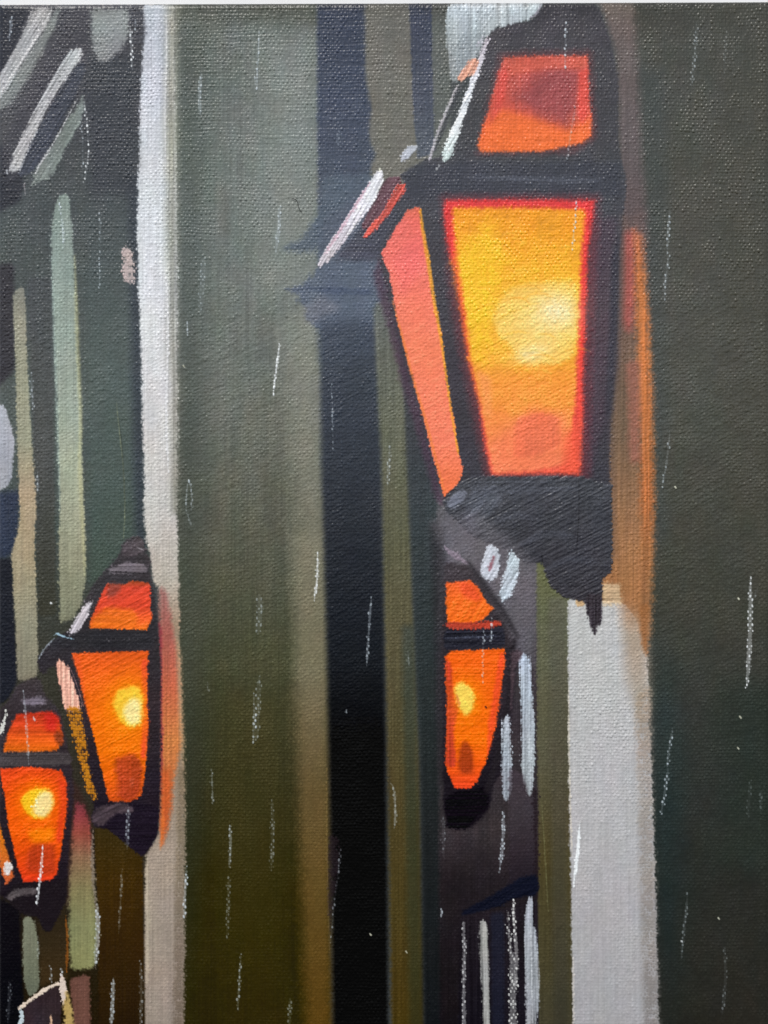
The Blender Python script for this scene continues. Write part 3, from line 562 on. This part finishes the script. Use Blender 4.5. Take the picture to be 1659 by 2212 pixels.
fill(T(7, -20, 1562, 300, 1560, 430, 1550, 480, 1600, 460, 1640, -20, 1655), (70, 64, 66), part('crossbar', None, P_L3), e=3, streak='h', samt=.15)
g = part('glass_pane', 'orange red main pane of the lantern cut off by the left edge', P_L3)
fill(T(10, -10, 5, 200, -10, 400, 15, 432, 80, 436, 260, 402, 500, 368, 690, 330, 728, 150, 742, 112, 640, 65, 430, 20, 150), [(1655, (222, 68, 32)), (1720, (234, 78, 24)), (1800, (238, 92, 18)), (1850, (230, 76, 22)), (1905, (222, 60, 28))], g, e=2.6, rag=2.2, sm=0, streak='d', samt=.1, imp=.9)
fill(T(10, 370, 60, 432, 90, 432, 270, 395, 480, 365, 480, 380, 250), (218, 58, 36), None, e=7, op=.8)
fill(T(10, 180, 400, 350, 380, 345, 480, 250, 500, 200, 480), (246, 134, 8), None, e=8, op=.7)
fill(T(10, 175, 540, 230, 480, 355, 490, 362, 680, 300, 700, 170, 660), (176, 58, 30), None, e=9, op=.75, streak='v', samt=.1)
fill(T(10, 155, 720, 280, 690, 310, 735, 160, 742), (226, 60, 30), None, e=4, op=.8)
b = part('lamp_glow', 'round yellow glow in the lantern cut off by the left edge', P_L3)
glaze(78, 1730, 46, 48, (250, 128, 4), .9, only=g)
fill(T(10, 135, 230, 160, 160, 250, 120, 330, 140, 352, 230, 310, 320, 250, 335, 180, 310), (252, 190, 34), b, e=6, rag=3, dry=2, h=.8)
fill(T(10, 240, 180, 280, 145, 335, 150, 350, 240, 310, 315, 250, 320, 205, 290), (246, 218, 144), None, e=7)
line(T(10, 200, 255, 235, 240, 242, 200), 1.8, (250, 240, 190), None, h=1.2)
g = part('glass_pane', 'orange side sliver of the lantern cut off by the left edge', P_L3)
fill(T(10, -10, 350, 20, 450, 78, 640, 92, 700, 45, 762, -10, 640), [(1770, (220, 124, 20)), (1900, (196, 92, 50))], g, e=2.5, sm=0)
fill(T(10, 20, 640, 40, 605, 75, 610, 88, 650, 60, 695, 30, 690), (222, 212, 208), part('highlight', 'round white dab on the lantern cut off by the left edge', P_L3), e=2.5, h=1.2)
k = part('base', None, P_L3)
fill(T(10, 95, 745, 380, 738, 440, 690, 430, 850, 380, 950, 330, 1060, 290, 1060, 260, 960, 150, 950, 60, 870, 30, 820), (32, 27, 31), k, e=4)
fill(T(10, 40, 830, 100, 780, 250, 770, 260, 815, 130, 830, 60, 865), (86, 78, 80), k, e=4, rag=3, streak='d', samt=.2)
line(T(7, -5, 1450, 20, 1390, 40, 1285), [6, 5, 2], (206, 206, 200), None, rag=2, dry=5)

# ---------------------------------------------------------------- smallest lantern on the right post
P_L4 = part('street_lantern', 'narrow orange lantern on the dark post under the largest lantern')
fill(D(958, 1216, 1016, 1219, 1070, 1293, 1112, 1350, 1127, 1400, 1115, 1460, 1105, 1560, 1090, 1659, 1068, 1690, 1055, 1752, 1018, 1790, 965, 1790, 957, 1740, 954, 1400),
     [(1216, (66, 60, 64)), (1350, (52, 46, 50)), (1500, (48, 42, 48)), (1700, (30, 26, 32)), (1790, (24, 20, 26))], P_L4, e=5, rag=4, streak='d', samt=.1)
fill(D(958, 1358, 1090, 1352, 1092, 1398, 958, 1404), (40, 40, 50), part('crossbar', None, P_L4), e=3, streak='h', samt=.25)
line(D(962, 1378, 1080, 1374), 2.2, (74, 78, 94), None, op=.8)
line(D(962, 1370, 1080, 1366), 1.6, (18, 18, 24), None, op=.8)
g = part('glass_pane', 'orange upper pane of the narrow lantern', P_L4)
fill(T(8, 1232, 458, 1395, 442, 1450, 500, 1500, 590, 1538, 622, 1480, 695, 1400, 725, 1240, 720, 1230, 600), [(1255, (240, 100, 46)), (1300, (244, 108, 34)), (1345, (240, 106, 30))], g, e=2.2, rag=2.2, sm=0, streak='s', samt=.1, imp=.8)
fill(T(8, 1320, 450, 1420, 470, 1470, 570, 1420, 580, 1330, 540), (226, 78, 44), None, e=7, op=.7)
fill(T(8, 1220, 715, 1400, 715, 1595, 700, 1580, 745, 1420, 762, 1232, 752), (178, 64, 46), g, e=3, rag=3, dry=6)
g = part('glass_pane', 'orange main pane of the narrow lantern', P_L4)
fill(T(8, 1225, 940, 1255, 900, 1420, 892, 1612, 880, 1614, 980, 1585, 1180, 1552, 1400, 1485, 1640) + T(11, 1460, 20, 1440, 90, 1385, 135, 1280, 132, 1256, 60) + T(8, 1228, 1650, 1236, 1300),
     [(1403, (242, 98, 24)), (1550, (244, 102, 20)), (1600, (246, 110, 14)), (1700, (234, 72, 34))], g, e=2.4, rag=2.2, sm=0, dry=4, streak='h', samt=.08, imp=.8)
fill(T(8, 1228, 930, 1270, 1000, 1280, 1150, 1320, 1280, 1280, 1400, 1300, 1640) + T(11, 1256, 0) + T(8, 1228, 1640, 1236, 1300), (190, 60, 44), None, e=5, op=.85, streak='v', samt=.12)
fill(T(8, 1580, 900, 1614, 920, 1585, 1180, 1552, 1400, 1500, 1590, 1500, 1400), (232, 74, 44), None, e=5, op=.75)
fill(T(8, 1320, 1520, 1360, 1470, 1405, 1540, 1415, 1659) + T(11, 1400, 40, 1330, 40, 1310, 0), (150, 54, 26), None, e=6, op=.8, streak='v', samt=.1)
b = part('lamp_glow', 'small yellow glow in the narrow lantern', P_L4)
glaze(1007, 1513, 30, 46, (252, 150, 8), .75, only=g)
fill(T(8, 1280, 1150, 1310, 1100, 1375, 1115, 1418, 1180, 1410, 1280, 1360, 1335, 1318, 1280), (250, 210, 88), b, e=6, rag=2.5, h=.7)
line(T(8, 1300, 1180, 1320, 1260), 3, (220, 130, 70), None, op=.7)
k = part('base', None, P_L4)
fill(T(11, 1222, 190, 1300, 150, 1440, 135, 1515, 90, 1500, 270, 1430, 310, 1380, 392, 1240, 394), (20, 16, 22), k, e=3, rag=3, streak='h', samt=.2)

# ---------------------------------------------------------------- strokes on the right post
BL = (172, 182, 194)
fill(T(8, 1440, 0, 1659, 180) + T(9, 150, 330, 140, 900, 40, 900) + T(8, 1600, 700, 1400, 340, 1200, 210, 1130, 60), (104, 100, 107), P_POST2, e=16, op=.6, streak='d')
fill(T(9, -40, 540, 140, 700, 150, 1000, 20, 900), (96, 92, 99), None, e=12, op=.6)
fill(T(8, 1505, 205, 1570, 240, 1582, 300, 1572, 400, 1530, 452, 1470, 425, 1458, 380, 1480, 280), (194, 198, 208), S_('white dab with a mauve centre just under the largest lantern'), e=2, rag=3, dry=4, h=1.0, streak='s')
fill(T(8, 1530, 285, 1555, 285, 1530, 370, 1502, 392, 1510, 330), (150, 106, 116), None, e=3)
fill(T(8, 1648, 270, 1659, 250) + T(9, 50, 325, 35, 420, 0, 520) + T(8, 1610, 580, 1580, 560, 1600, 440, 1630, 330), (184, 194, 204), S_('white slanting dab beside the mauve centred one'), e=2.5, rag=3, dry=5, h=.8, streak='s', samt=.12)
fill(T(8, 1215, 222, 1240, 228, 1300, 265, 1388, 330, 1380, 352, 1330, 325, 1250, 290), (134, 122, 134), S_('small mauve stroke above the narrow lantern'), e=2, rag=2.5, dry=5)
line(T(8, 1230, 400, 1300, 370, 1380, 390), 2.2, (120, 110, 118), None, op=.6, dots=.6)
line(D(1010, 1212, 1030, 1240, 1062, 1285, 1092, 1328, 1118, 1376), [3, 6, 7, 6, 4], (48, 45, 49), P_L4, e=6, op=.75, taper=False)
line(D(1112, 1384, 1106, 1404, 1102, 1480, 1092, 1560, 1072, 1650, 1052, 1706), [4, 6, 6, 5, 7, 8], (38, 34, 38), P_L4, e=4.5, op=.8, taper=False)
fill(T(9, 52, 960, 70, 925, 108, 925, 128, 1150, 148, 1400, 142, 1659) + T(12, 140, 0, 130, 150, 105, 192, 75, 90, 60, 0) + T(9, 62, 1500), [(1410, (188, 198, 214)), (1500, (176, 186, 198)), (1659, (158, 166, 172)), (1720, (150, 156, 162))],
     S_('long pale blue stroke down the right lamp post'), e=2.2, rag=2.5, dry=5, streak='v', samt=.1, h=.6)
fill(T(8, 1595, 1340, 1640, 1310, 1652, 1450, 1655, 1659) + T(11, 1655, 150, 1620, 222, 1598, 170, 1592, 0), [(1540, (190, 198, 208)), (1720, (150, 158, 168))], S_('shorter pale blue stroke left of the long one'), e=2.2, rag=2.5, dry=5, streak='v', samt=.1, h=.6)
fill(T(9, -10, 900, 60, 890, 70, 920, 20, 1000, 15, 1100, -10, 1300), (84, 68, 74), None, e=4, op=.8, streak='v')
fill(T(12, -20, 0, 70, 30, 110, 200, 165, 100, 168, 820, -20, 800), [(1659, (70, 60, 68)), (1750, (66, 60, 66)), (1850, (48, 40, 46)), (1930, (34, 30, 38))], None, e=6, rag=4, op=.8)
fill(T(12, 130, 130, 172, 130, 175, 850, 150, 850), (36, 28, 32), None, e=4, rag=5, dry=12, op=.8)
# slanted dark band and white strokes low on the post
fill(T(11, 1325, 930, 1480, 850, 1600, 780, 1659, 745) + T(12, 60, 700, 172, 690, 172, 820, 0, 850) + T(11, 1600, 890, 1340, 965), (22, 24, 36), S_('dark slanting band across the right lamp post'), e=4, rag=3, streak='d', samt=.15)
fill(T(11, 1320, 960, 1659, 900) + T(12, 165, 850, 172, 1700, -20, 1700) + T(11, 1310, 1700), [(1980, (36, 31, 36)), (2230, (26, 24, 30))], None, e=4, streak='v', samt=.15)
fill(T(11, 1520, 940, 1610, 930, 1610, 1700, 1530, 1700), (34, 36, 50), None, e=6, op=.7)
lo = lambda lab: part('brush_stroke', lab)
line(T(11, 1345, 1005, 1352, 1200, 1345, 1400, 1350, 1690), [3, 4, 4, 4.5], (182, 182, 184), lo('thin white stroke, leftmost at the foot of the right lamp post'), dots=.55, taper=False, rag=2)
fill(T(11, 1452, 1005, 1470, 988, 1495, 1010, 1506, 1200, 1512, 1500, 1516, 1700, 1475, 1700, 1462, 1400, 1448, 1180), [(1990, (154, 154, 152)), (2230, (142, 142, 140))], lo('solid grey stroke at the foot of the right lamp post'), e=1.8, rag=1.5, dry=3, streak='v', samt=.14, h=.8)
line(T(11, 1632, 930, 1640, 1100) + T(12, 10, 1300, 5, 1500, 10, 1690), [2, 4, 8, 8, 9], (190, 190, 188), lo('rough white stroke at the foot of the right lamp post'), dots=.6, rag=3, dry=6, taper=False)
line(T(12, 10, 860, 15, 1000, 30, 1200, 25, 1400), [3, 3, 5, 4], (214, 214, 212), None, dots=.6, rag=2, taper=False)
fill(T(12, 108, 850, 120, 838, 135, 880, 136, 980, 158, 1150, 172, 1350, 168, 1500, 150, 1700, 100, 1700, 90, 1400, 82, 1100, 86, 940), [(1940, (160, 164, 172)), (2230, (142, 146, 150))], lo('pale solid stroke, rightmost at the foot of the right lamp post'), e=1.8, rag=1.6, dry=3, streak='v', samt=.12, h=.9)
line(T(12, 118, 850, 125, 1200, 132, 1650), 1.1, (210, 214, 218), None, rag=.6, dry=1.2, op=.8, h=1.2)
line(T(12, 190, 190, 210, 500, 235, 930), 1.0, (118, 118, 82), None, rag=.6, dry=1.2, op=.6)
line(T(4, 755, 950, 775, 1150, 800, 1350, 812, 1659) + T(7, 800, 170), 1.2, (120, 126, 100), None, rag=.6, dry=1.2, op=.8, h=.6)
line(T(4, 770, 1050, 795, 1250, 812, 1659), .9, (40, 48, 44), None, rag=.5, dry=1, op=.7)
line(D(706, 1659, 706, 1850, 712, 2060), 1.2, (140, 116, 70), None, op=.5, rag=.8, dry=2)
fill(T(11, 470, 430, 530, 450, 548, 520, 530, 700, 500, 900, 480, 1100, 465, 900), (42, 34, 38), None, e=4, rag=3, patchy=.5, op=.7)

# ---------------------------------------------------------------- rain
def rain(p, w=2.6, op=.8, dots=.6, col=(206, 216, 224), rag=1.2):
    line(p, w, col, part('rain_streak'), e=1.3, rag=rag, dry=3.2, op=op, dots=dots, h=.5, thr=.3)
WH = (232, 236, 238)
for n, p, w, o, d_ in (
    (1, (75, 100, 70, 180, 58, 262), 3, .75, .5), (1, (846, 175, 852, 320, 857, 460), 2.2, .95, .7), (1, (538, 620, 560, 760, 576, 950), 2.0, .95, .8), (1, (576, 960, 562, 1090, 543, 1195), 2.2, .95, .8),
    (1, (522, 780, 540, 960, 532, 1150), 1.8, .85, .8), (1, (380, 1290, 405, 1440, 418, 1630), 1.6, .85, .75), (1, (645, 1350, 652, 1500, 650, 1640), 1.5, .6, .7), (1, (1305, 475, 1292, 600, 1298, 750), 3.8, .6, .5),
    (1, (1650, 480, 1659, 560), 1.5, .6, .5), (1, (880, 115, 878, 200), 1.5, .8, .6),
    (2, (22, 200, 12, 380, 5, 580), 2.2, .8, .45), (2, (155, 1335, 148, 1480, 128, 1640), 4.0, .6, .6), (2, (540, 860, 530, 940), 4.5, .25, .6), (2, (1435, 80, 1420, 240), 2.2, .4, .4),
    (3, (350, 140, 346, 320, 342, 480), 2.2, .85, .75), (3, (410, 690, 385, 830, 358, 1030), 2.4, .5, .6), (3, (418, 1310, 412, 1420, 385, 1650), 2.0, .85, .55), (3, (1198, 150, 1185, 360, 1165, 560), 3.5, .5, .85),
    (3, (1390, 180, 1375, 480), 3.0, .25, .8), (3, (1025, 1358, 1012, 1500, 1005, 1659), 3.0, .7, .7), (6, (1018, 0, 995, 150, 988, 290), 3.0, .6, .75),
    (4, (645, 0, 645, 240), 1.2, .6, .7), (4, (1320, 10, 1300, 360), 6.5, .4, .75), (4, (1212, 425, 1216, 510), 1.8, .85, .4), (4, (205, 760, 205, 860, 215, 990), 3.0, .7, .75),
    (4, (243, 1400, 248, 1520), 2.0, .6, .5), (4, (1222, 1440, 1208, 1540, 1205, 1655), 1.5, .55, .4), (4, (1225, 1440, 1245, 1540, 1240, 1655), 1.5, .55, .4),
    (5, (152, 572, 130, 740, 110, 908), 2.4, .95, .15), (5, (488, 830, 495, 1040, 500, 1255), 1.2, .6, .3), (5, (868, 1235, 860, 1370, 850, 1500), 3.4, .5, .75),
    (6, (1022, 1110, 1010, 1300, 965, 1530), 2.2, .6, .7), (7, (150, 1150, 168, 1330, 186, 1640), 2.4, .6, .5), (7, (1645, 1180, 1650, 1340, 1640, 1500), 3.0, .6, .7), (7, (328, 580, 332, 598), 2.4, .95, 0),
    (7, (1345, 1100, 1348, 1160), 2.0, .6, .6), (7, (1210, 0, 1240, 90), 2.2, .5, .5), (7, (215, 1330, 222, 1350), 2.4, .7, 0),
    (8, (400, 258, 398, 420, 378, 575), 2.6, .9, .3), (8, (748, 552, 735, 700, 725, 860, 718, 1000), 2.8, .65, .5), (8, (20, 530, 25, 700, 10, 790), 6.5, .45, .8),
    (8, (20, 1070, 12, 1300, 2, 1480), 5.5, .45, .8), (8, (985, 905, 992, 1000), 1.6, .4, .4), (8, (1478, 760, 1470, 950, 1470, 1110), 1.6, .6, .5), (8, (1530, 690, 1522, 850), 1.8, .75, .7), (8, (585, 1285, 586, 1300), 2, .6, 0),
    (9, (1545, 420, 1545, 620, 1540, 900, 1520, 1145), 5.0, .9, .65), (9, (1590, 500, 1560, 560), 3, .35, .8), (9, (1040, 1400, 1020, 1530, 1005, 1659), 2.8, .7, .75),
    (12, (1012, 0, 990, 160, 965, 300), 3.2, .75, .75), (10, (278, 500, 268, 640, 238, 890), 3.0, .9, .35), (10, (835, 250, 825, 400, 825, 525), 4.2, .6, .7), (10, (792, 650, 782, 850, 770, 1070), 2.4, .45, .6),
    (10, (632, 880, 635, 1050, 618, 1280), 5.0, .75, .6), (10, (1208, 640, 1200, 800, 1192, 985), 3.2, .8, .6), (10, (1492, 370, 1495, 520, 1485, 640), 3.0, .65, .5), (10, (1482, 700, 1480, 900, 1470, 1100), 3.6, .35, .8),
    (10, (1562, 1208, 1550, 1380, 1540, 1570), 2.6, .6, .6), (10, (735, 1360, 732, 1500, 718, 1690), 4.2, .75, .4), (10, (908, 1250, 918, 1400, 910, 1690), 3.6, .5, .7), (10, (326, 1280, 335, 1390), 2.2, .7, .6),
    (10, (398, 1300, 402, 1350), 2.2, .7, .4), (10, (62, 1390, 60, 1520, 50, 1650), 4.0, .4, .75), (10, (1372, 0, 1375, 100, 1380, 235), 1.8, .55, .4), (10, (250, 1080, 245, 1240), 2.0, .3, .7),
    (11, (105, 205, 110, 400, 98, 660), 4.2, .42, .8), (11, (222, 1495, 215, 1690), 3.2, .4, .7), (11, (870, 95, 895, 130, 905, 280, 895, 395), 2.8, .55, .4), (11, (1605, 280, 1600, 480, 1578, 680), 3.6, .8, .55),
    (11, (1212, 300, 1215, 460, 1215, 580), 3.6, .3, .8), (11, (1204, 915, 1200, 965), 2.2, .75, .2), (11, (548, 520, 530, 700, 505, 900, 482, 1130), 1.6, .45, .75),
    (12, (438, 362, 425, 560, 395, 790), [3.6, 4.2, 2.4], .98, 0), (12, (1138, 810, 1120, 1000, 1095, 1240), 2.8, .4, .7), (12, (1375, 1160, 1388, 1350, 1360, 1610), 3.6, .35, .8), (12, (1545, 80, 1530, 320), 4.0, .22, .8),
    (12, (1615, 140, 1612, 280), 3.0, .2, .7), (12, (1100, 1118, 1102, 1132), 2.0, .9, 0)):
    rain(T(n, *p), w, o, d_, WH if o >= .9 else (200, 211, 219))

# dried flecks of paint
for n, x, y in ((9, 1468, 562), (9, 1480, 1330), (6, 1060, 1500), (9, 1465, 1530), (12, 1340, 975), (11, 975, 1193), (11, 742, 1078), (4, 1192, 716), (8, 1490, 1265)):
    line(T(n, x - 3, y - 4, x + 3, y + 4), 1.7, (196, 196, 176) if n != 8 else (60, 26, 30), part('paint_fleck'), e=1, rag=.6, dry=0, op=.85, h=.8, taper=False)
m = PID == P_LEFT
PID[m & (GX > 900)] = P_BIG; PID[m & (GX > 900) & (GX < 1030) & (GY < 330)] = P_SKY; PID[m & (GX > 780) & (GX <= 900)] = P_OLIVE; PID[m & (GX > 400) & (GX <= 780)] = P_POST
PID[m & (GY > 1255) & (GX <= 400)] = P_BITS; PID[m & (GY > 800) & (GY <= 1255) & (GX > 100) & (GX < 145)] = P_GAP
# edge of the canvas: the picture wraps round it, with bare grey flecks at the fold
fold = sstep(16, 9, GY - 1.5 + 3 * N2)
COL *= (1 - 0.30 * fold * sstep(330, 420, GX))[..., None]
fl = (sstep(12, 7, GY + 4 * N2 + 3 * N3) * sstep(0.05, 0.5, N1 + .6 * N2)) * sstep(420, 330, GX)
COL = COL * (1 - .8 * fl[..., None]) + np.array((176, 168, 160), np.float32) * .8 * fl[..., None]
# whole surface: bristle variation of the pigment; glints painted onto weave crowns, strongest in darks
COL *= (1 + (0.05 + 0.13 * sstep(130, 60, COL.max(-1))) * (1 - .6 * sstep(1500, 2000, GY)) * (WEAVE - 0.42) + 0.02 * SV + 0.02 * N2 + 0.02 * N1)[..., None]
COL = np.clip(COL, 3, 254)

# relief
diag = sstep(560, 760, GY + 90 * N4) * sstep(1750, 1450, GY + 90 * N4)
horz = sstep(420, 200, GY + 60 * N4) * sstep(380, 430, GX) * sstep(1010, 900, GX)
low = 1 - 0.55 * sstep(1500, 2000, GY)
amp = (1.0 - 0.35 * diag) * low * (1 - 0.5 * FILLW) * (1 + 0.25 * N4)
thin = 0.55 + 0.6 * sstep(-0.5, 0.5, N3 + 0.6 * N2)          # how little the paint fills the weave
REL = 1.75 * amp * thin * WEAVE + 0.46 * diag * SD * (0.5 + 0.5 * sstep(-.4, .4, N4 + N3)) + 0.55 * horz * SH * (0.4 + 0.6 * WEAVE) + 0.22 * low * SV + 0.22 * low * N1 + 0.5 * HT + 0.25 * N2
REL = REL.astype(np.float32)
# fresh, fat paint shines; the thin dark washes near the bottom have sunk in and are matt
GLOSS = (0.35 * (1 - 0.84 * sstep(650, 1650, GY + 80 * N4)) * (1 + 0.25 * N3) + 0.12 * np.clip(HT, 0, 1)).astype(np.float32)
# --- PAINT END

# ------------------------------------------------------------------ build the objects
def lin(c):
    c = c / 255.0
    return np.where(c <= 0.04045, c / 12.92, ((c + 0.055) / 1.055) ** 2.4)

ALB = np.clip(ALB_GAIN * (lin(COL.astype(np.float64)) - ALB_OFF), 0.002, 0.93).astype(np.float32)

# vertex positions: the relief stands off the canvas towards the viewer, edges rolled back
R = 15.0
dx = np.minimum(GX - X0, X1 - GX); dy = np.minimum(GY - Y0, Y1 - GY)
def roll(d): 
    t = np.clip(1 - d / R, 0, 1); return R * (1 - np.sqrt(np.clip(1 - t * t, 0, 1)))
back = np.maximum(roll(dx), roll(dy))
VY = -(REL * (1 - np.clip(back / R, 0, 1)) - back)
top_lift = (6.0 - 0.0036 * GX - 4.0) * np.clip(1 - GY / 120, 0, 1)
VX3 = ((GX - CX) * PX).astype(np.float32)
VZ3 = ((CY - (GY + top_lift)) * PX + CZ).astype(np.float32)
VY3 = (VY * PX).astype(np.float32)
POS = np.stack([VX3, VY3, VZ3], -1).reshape(-1, 3)

def paint_material():
    m = bpy.data.materials.new("oil_paint"); m.use_nodes = True
    nt = m.node_tree; b = nt.nodes["Principled BSDF"]
    a = nt.nodes.new("ShaderNodeAttribute"); a.attribute_name = "paint"
    nt.links.new(a.outputs["Color"], b.inputs["Base Color"])
    n = nt.nodes.new("ShaderNodeTexNoise"); n.inputs["Scale"].default_value = 900.0
    tc = nt.nodes.new("ShaderNodeTexCoord"); nt.links.new(tc.outputs["Object"], n.inputs["Vector"])
    mr = nt.nodes.new("ShaderNodeMapRange")
    mr.inputs[3].default_value = 0.26; mr.inputs[4].default_value = 0.46
    nt.links.new(n.outputs["Fac"], mr.inputs[0]); nt.links.new(mr.outputs[0], b.inputs["Roughness"])
    g = nt.nodes.new("ShaderNodeAttribute"); g.attribute_name = "gloss"
    nt.links.new(g.outputs["Fac"], b.inputs["Specular IOR Level"])
    return m

def plain_material(name, col, rough, scale, amt):
    m = bpy.data.materials.new(name); m.use_nodes = True
    nt = m.node_tree; b = nt.nodes["Principled BSDF"]
    n = nt.nodes.new("ShaderNodeTexNoise"); n.inputs["Scale"].default_value = scale
    tc = nt.nodes.new("ShaderNodeTexCoord"); nt.links.new(tc.outputs["Object"], n.inputs["Vector"])
    mx = nt.nodes.new("ShaderNodeMix"); mx.data_type = 'RGBA'
    mx.inputs[6].default_value = (*[c * (1 - amt) for c in col], 1); mx.inputs[7].default_value = (*[min(1, c * (1 + amt)) for c in col], 1)
    nt.links.new(n.outputs["Fac"], mx.inputs[0]); nt.links.new(mx.outputs[2], b.inputs["Base Color"])
    b.inputs["Roughness"].default_value = rough
    return m

PAINT = paint_material()
LINEN = plain_material("raw_canvas", (0.62, 0.58, 0.50), 0.9, 400, 0.15)
PLASTER = plain_material("white_plaster", (0.82, 0.82, 0.82), 0.8, 60, 0.03)

def link(o, parent=None):
    scene.collection.objects.link(o)
    if parent: o.parent = parent
    return o

painting = link(bpy.data.objects.new("oil_painting", None))
painting["label"] = "oil painting on canvas of glowing orange street lanterns in the rain"
painting["category"] = "painting"
painting.location = (0, 0, CZ - (Y1 - CY) * PX)
base = np.array(painting.location, np.float32)

cell = PID[:-1, :-1]
jj, ii = np.mgrid[0:H - 1, 0:W - 1]
v00 = (jj * W + ii)
quads = np.stack([v00, v00 + W, v00 + W + 1, v00 + 1], -1).reshape(-1, 4)
flat = cell.reshape(-1)
order = np.argsort(flat, kind='stable'); sortf = flat[order]
ALBF = np.concatenate([ALB.reshape(-1, 3), np.ones((H * W, 1), np.float32)], 1)

GLF = np.clip(GLOSS, 0.03, 0.8).reshape(-1).astype(np.float32)
def mesh_from(name, q):
    u, inv = np.unique(q.reshape(-1), return_inverse=True)
    me = bpy.data.meshes.new(name)
    me.vertices.add(len(u)); me.vertices.foreach_set("co", (POS[u] - base).reshape(-1))
    n = len(q)
    me.loops.add(4 * n); me.loops.foreach_set("vertex_index", inv.reshape(-1).astype(np.int32))
    me.polygons.add(n); me.polygons.foreach_set("loop_start", np.arange(0, 4 * n, 4, dtype=np.int32))
    me.update(calc_edges=True)
    ca = me.color_attributes.new("paint", 'FLOAT_COLOR', 'POINT')
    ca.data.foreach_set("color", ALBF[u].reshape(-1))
    ga = me.attributes.new("gloss", 'FLOAT', 'POINT')
    ga.data.foreach_set("value", GLF[u])
    me.materials.append(PAINT)
    return me

objs = {}
for k, (name, label, parent) in enumerate(PARTS):
    i0, i1 = np.searchsorted(sortf, k), np.searchsorted(sortf, k + 1)
    if i1 - i0 < 4 and not any(p[2] == k for p in PARTS):
        continue
    o = bpy.data.objects.new(name, mesh_from(name, quads[order[i0:i1]]))
    link(o, painting if parent is None else objs[parent])
    if label: o["label"] = label
    objs[k] = o

# the stretched sides and the back of the canvas
depth = 0.018
me = bpy.data.meshes.new("canvas")
rim = np.concatenate([np.arange(W), np.arange(1, H) * W + W - 1, (H - 1) * W + np.arange(W - 2, -1, -1), np.arange(H - 2, 0, -1) * W])
rp = POS[rim] - base; bp = rp.copy(); bp[:, 1] = depth
nr = len(rim)
vs = np.concatenate([rp, bp]); fs = [(a, (a + 1) % nr, nr + (a + 1) % nr, nr + a) for a in range(nr)]
fs.append(tuple(range(nr, 2 * nr)))
me.from_pydata([tuple(v) for v in vs.tolist()], [], fs)
ca = me.color_attributes.new("paint", 'FLOAT_COLOR', 'POINT')
rc = ALBF[rim]
ca.data.foreach_set("color", np.concatenate([rc, rc]).reshape(-1))
ga = me.attributes.new("gloss", 'FLOAT', 'POINT')
ga.data.foreach_set("value", np.full(2 * nr, 0.2, np.float32))
me.materials.append(PAINT); me.materials.append(LINEN)
me.polygons[nr].material_index = 1
link(bpy.data.objects.new("canvas_edge", me), painting)

# a loose hair that has settled on the paint
def tube(name, pts, r, mat, label, cat):
    pts = np.array(pts); n = len(pts); verts = []; faces = []
    for k in range(n):
        t = pts[min(k + 1, n - 1)] - pts[max(k - 1, 0)]; t = t / np.linalg.norm(t)
        a = np.cross(t, (0, 1, 0)); a /= np.linalg.norm(a); c = np.cross(a, t)
        rr = r * (0.5 + 0.5 * math.sin(math.pi * (0.1 + 0.8 * k / (n - 1))))
        for q in range(6):
            w = q * math.pi / 3; verts.append(tuple(pts[k] + rr * (math.cos(w) * a + math.sin(w) * c)))
    for k in range(n - 1):
        for q in range(6):
            faces.append((k * 6 + q, k * 6 + (q + 1) % 6, k * 6 + 6 + (q + 1) % 6, k * 6 + 6 + q))
    faces.append(tuple(range(5, -1, -1))); faces.append(tuple((n - 1) * 6 + q for q in range(6)))
    o = pts[0]
    m = bpy.data.meshes.new(name); m.from_pydata([tuple(np.array(v) - o) for v in verts], [], faces); m.materials.append(mat)
    ob = link(bpy.data.objects.new(name, m)); ob.location = tuple(o)
    ob["label"] = label; ob["category"] = cat
    return ob
HAIRM = plain_material("hair", (0.02, 0.022, 0.024), 0.4, 300, 0.2)
hp = chaikin(T(2, 232, 1285, 255, 1290, 272, 1312, 276, 1345, 285, 1365, 297, 1378), 3, closed=False)
hpts = [((x - CX) * PX, -2.6 * PX, (CY - y) * PX + CZ) for x, y in hp]
tube("hair", hpts, 0.6 * PX, HAIRM, "short dark curved hair stuck to the grey green wall of the painting", "hair")

# white wall behind
wm = bpy.data.meshes.new("wall")
t0, t1 = depth + 0.0005, depth + 0.12
co = [(-2, t0, -1.5), (2, t0, -1.5), (2, t0, 1.5), (-2, t0, 1.5), (-2, t1, -1.5), (2, t1, -1.5), (2, t1, 1.5), (-2, t1, 1.5)]
wm.from_pydata(co, [], [(0, 1, 2, 3), (5, 4, 7, 6), (4, 0, 3, 7), (1, 5, 6, 2), (3, 2, 6, 7), (4, 5, 1, 0)])
wm.materials.append(PLASTER)
wall = link(bpy.data.objects.new("wall", wm)); wall.location = (0, 0, 1.5)
wall["label"] = "plain white wall showing above the top edge of the canvas"
wall["category"] = "wall"
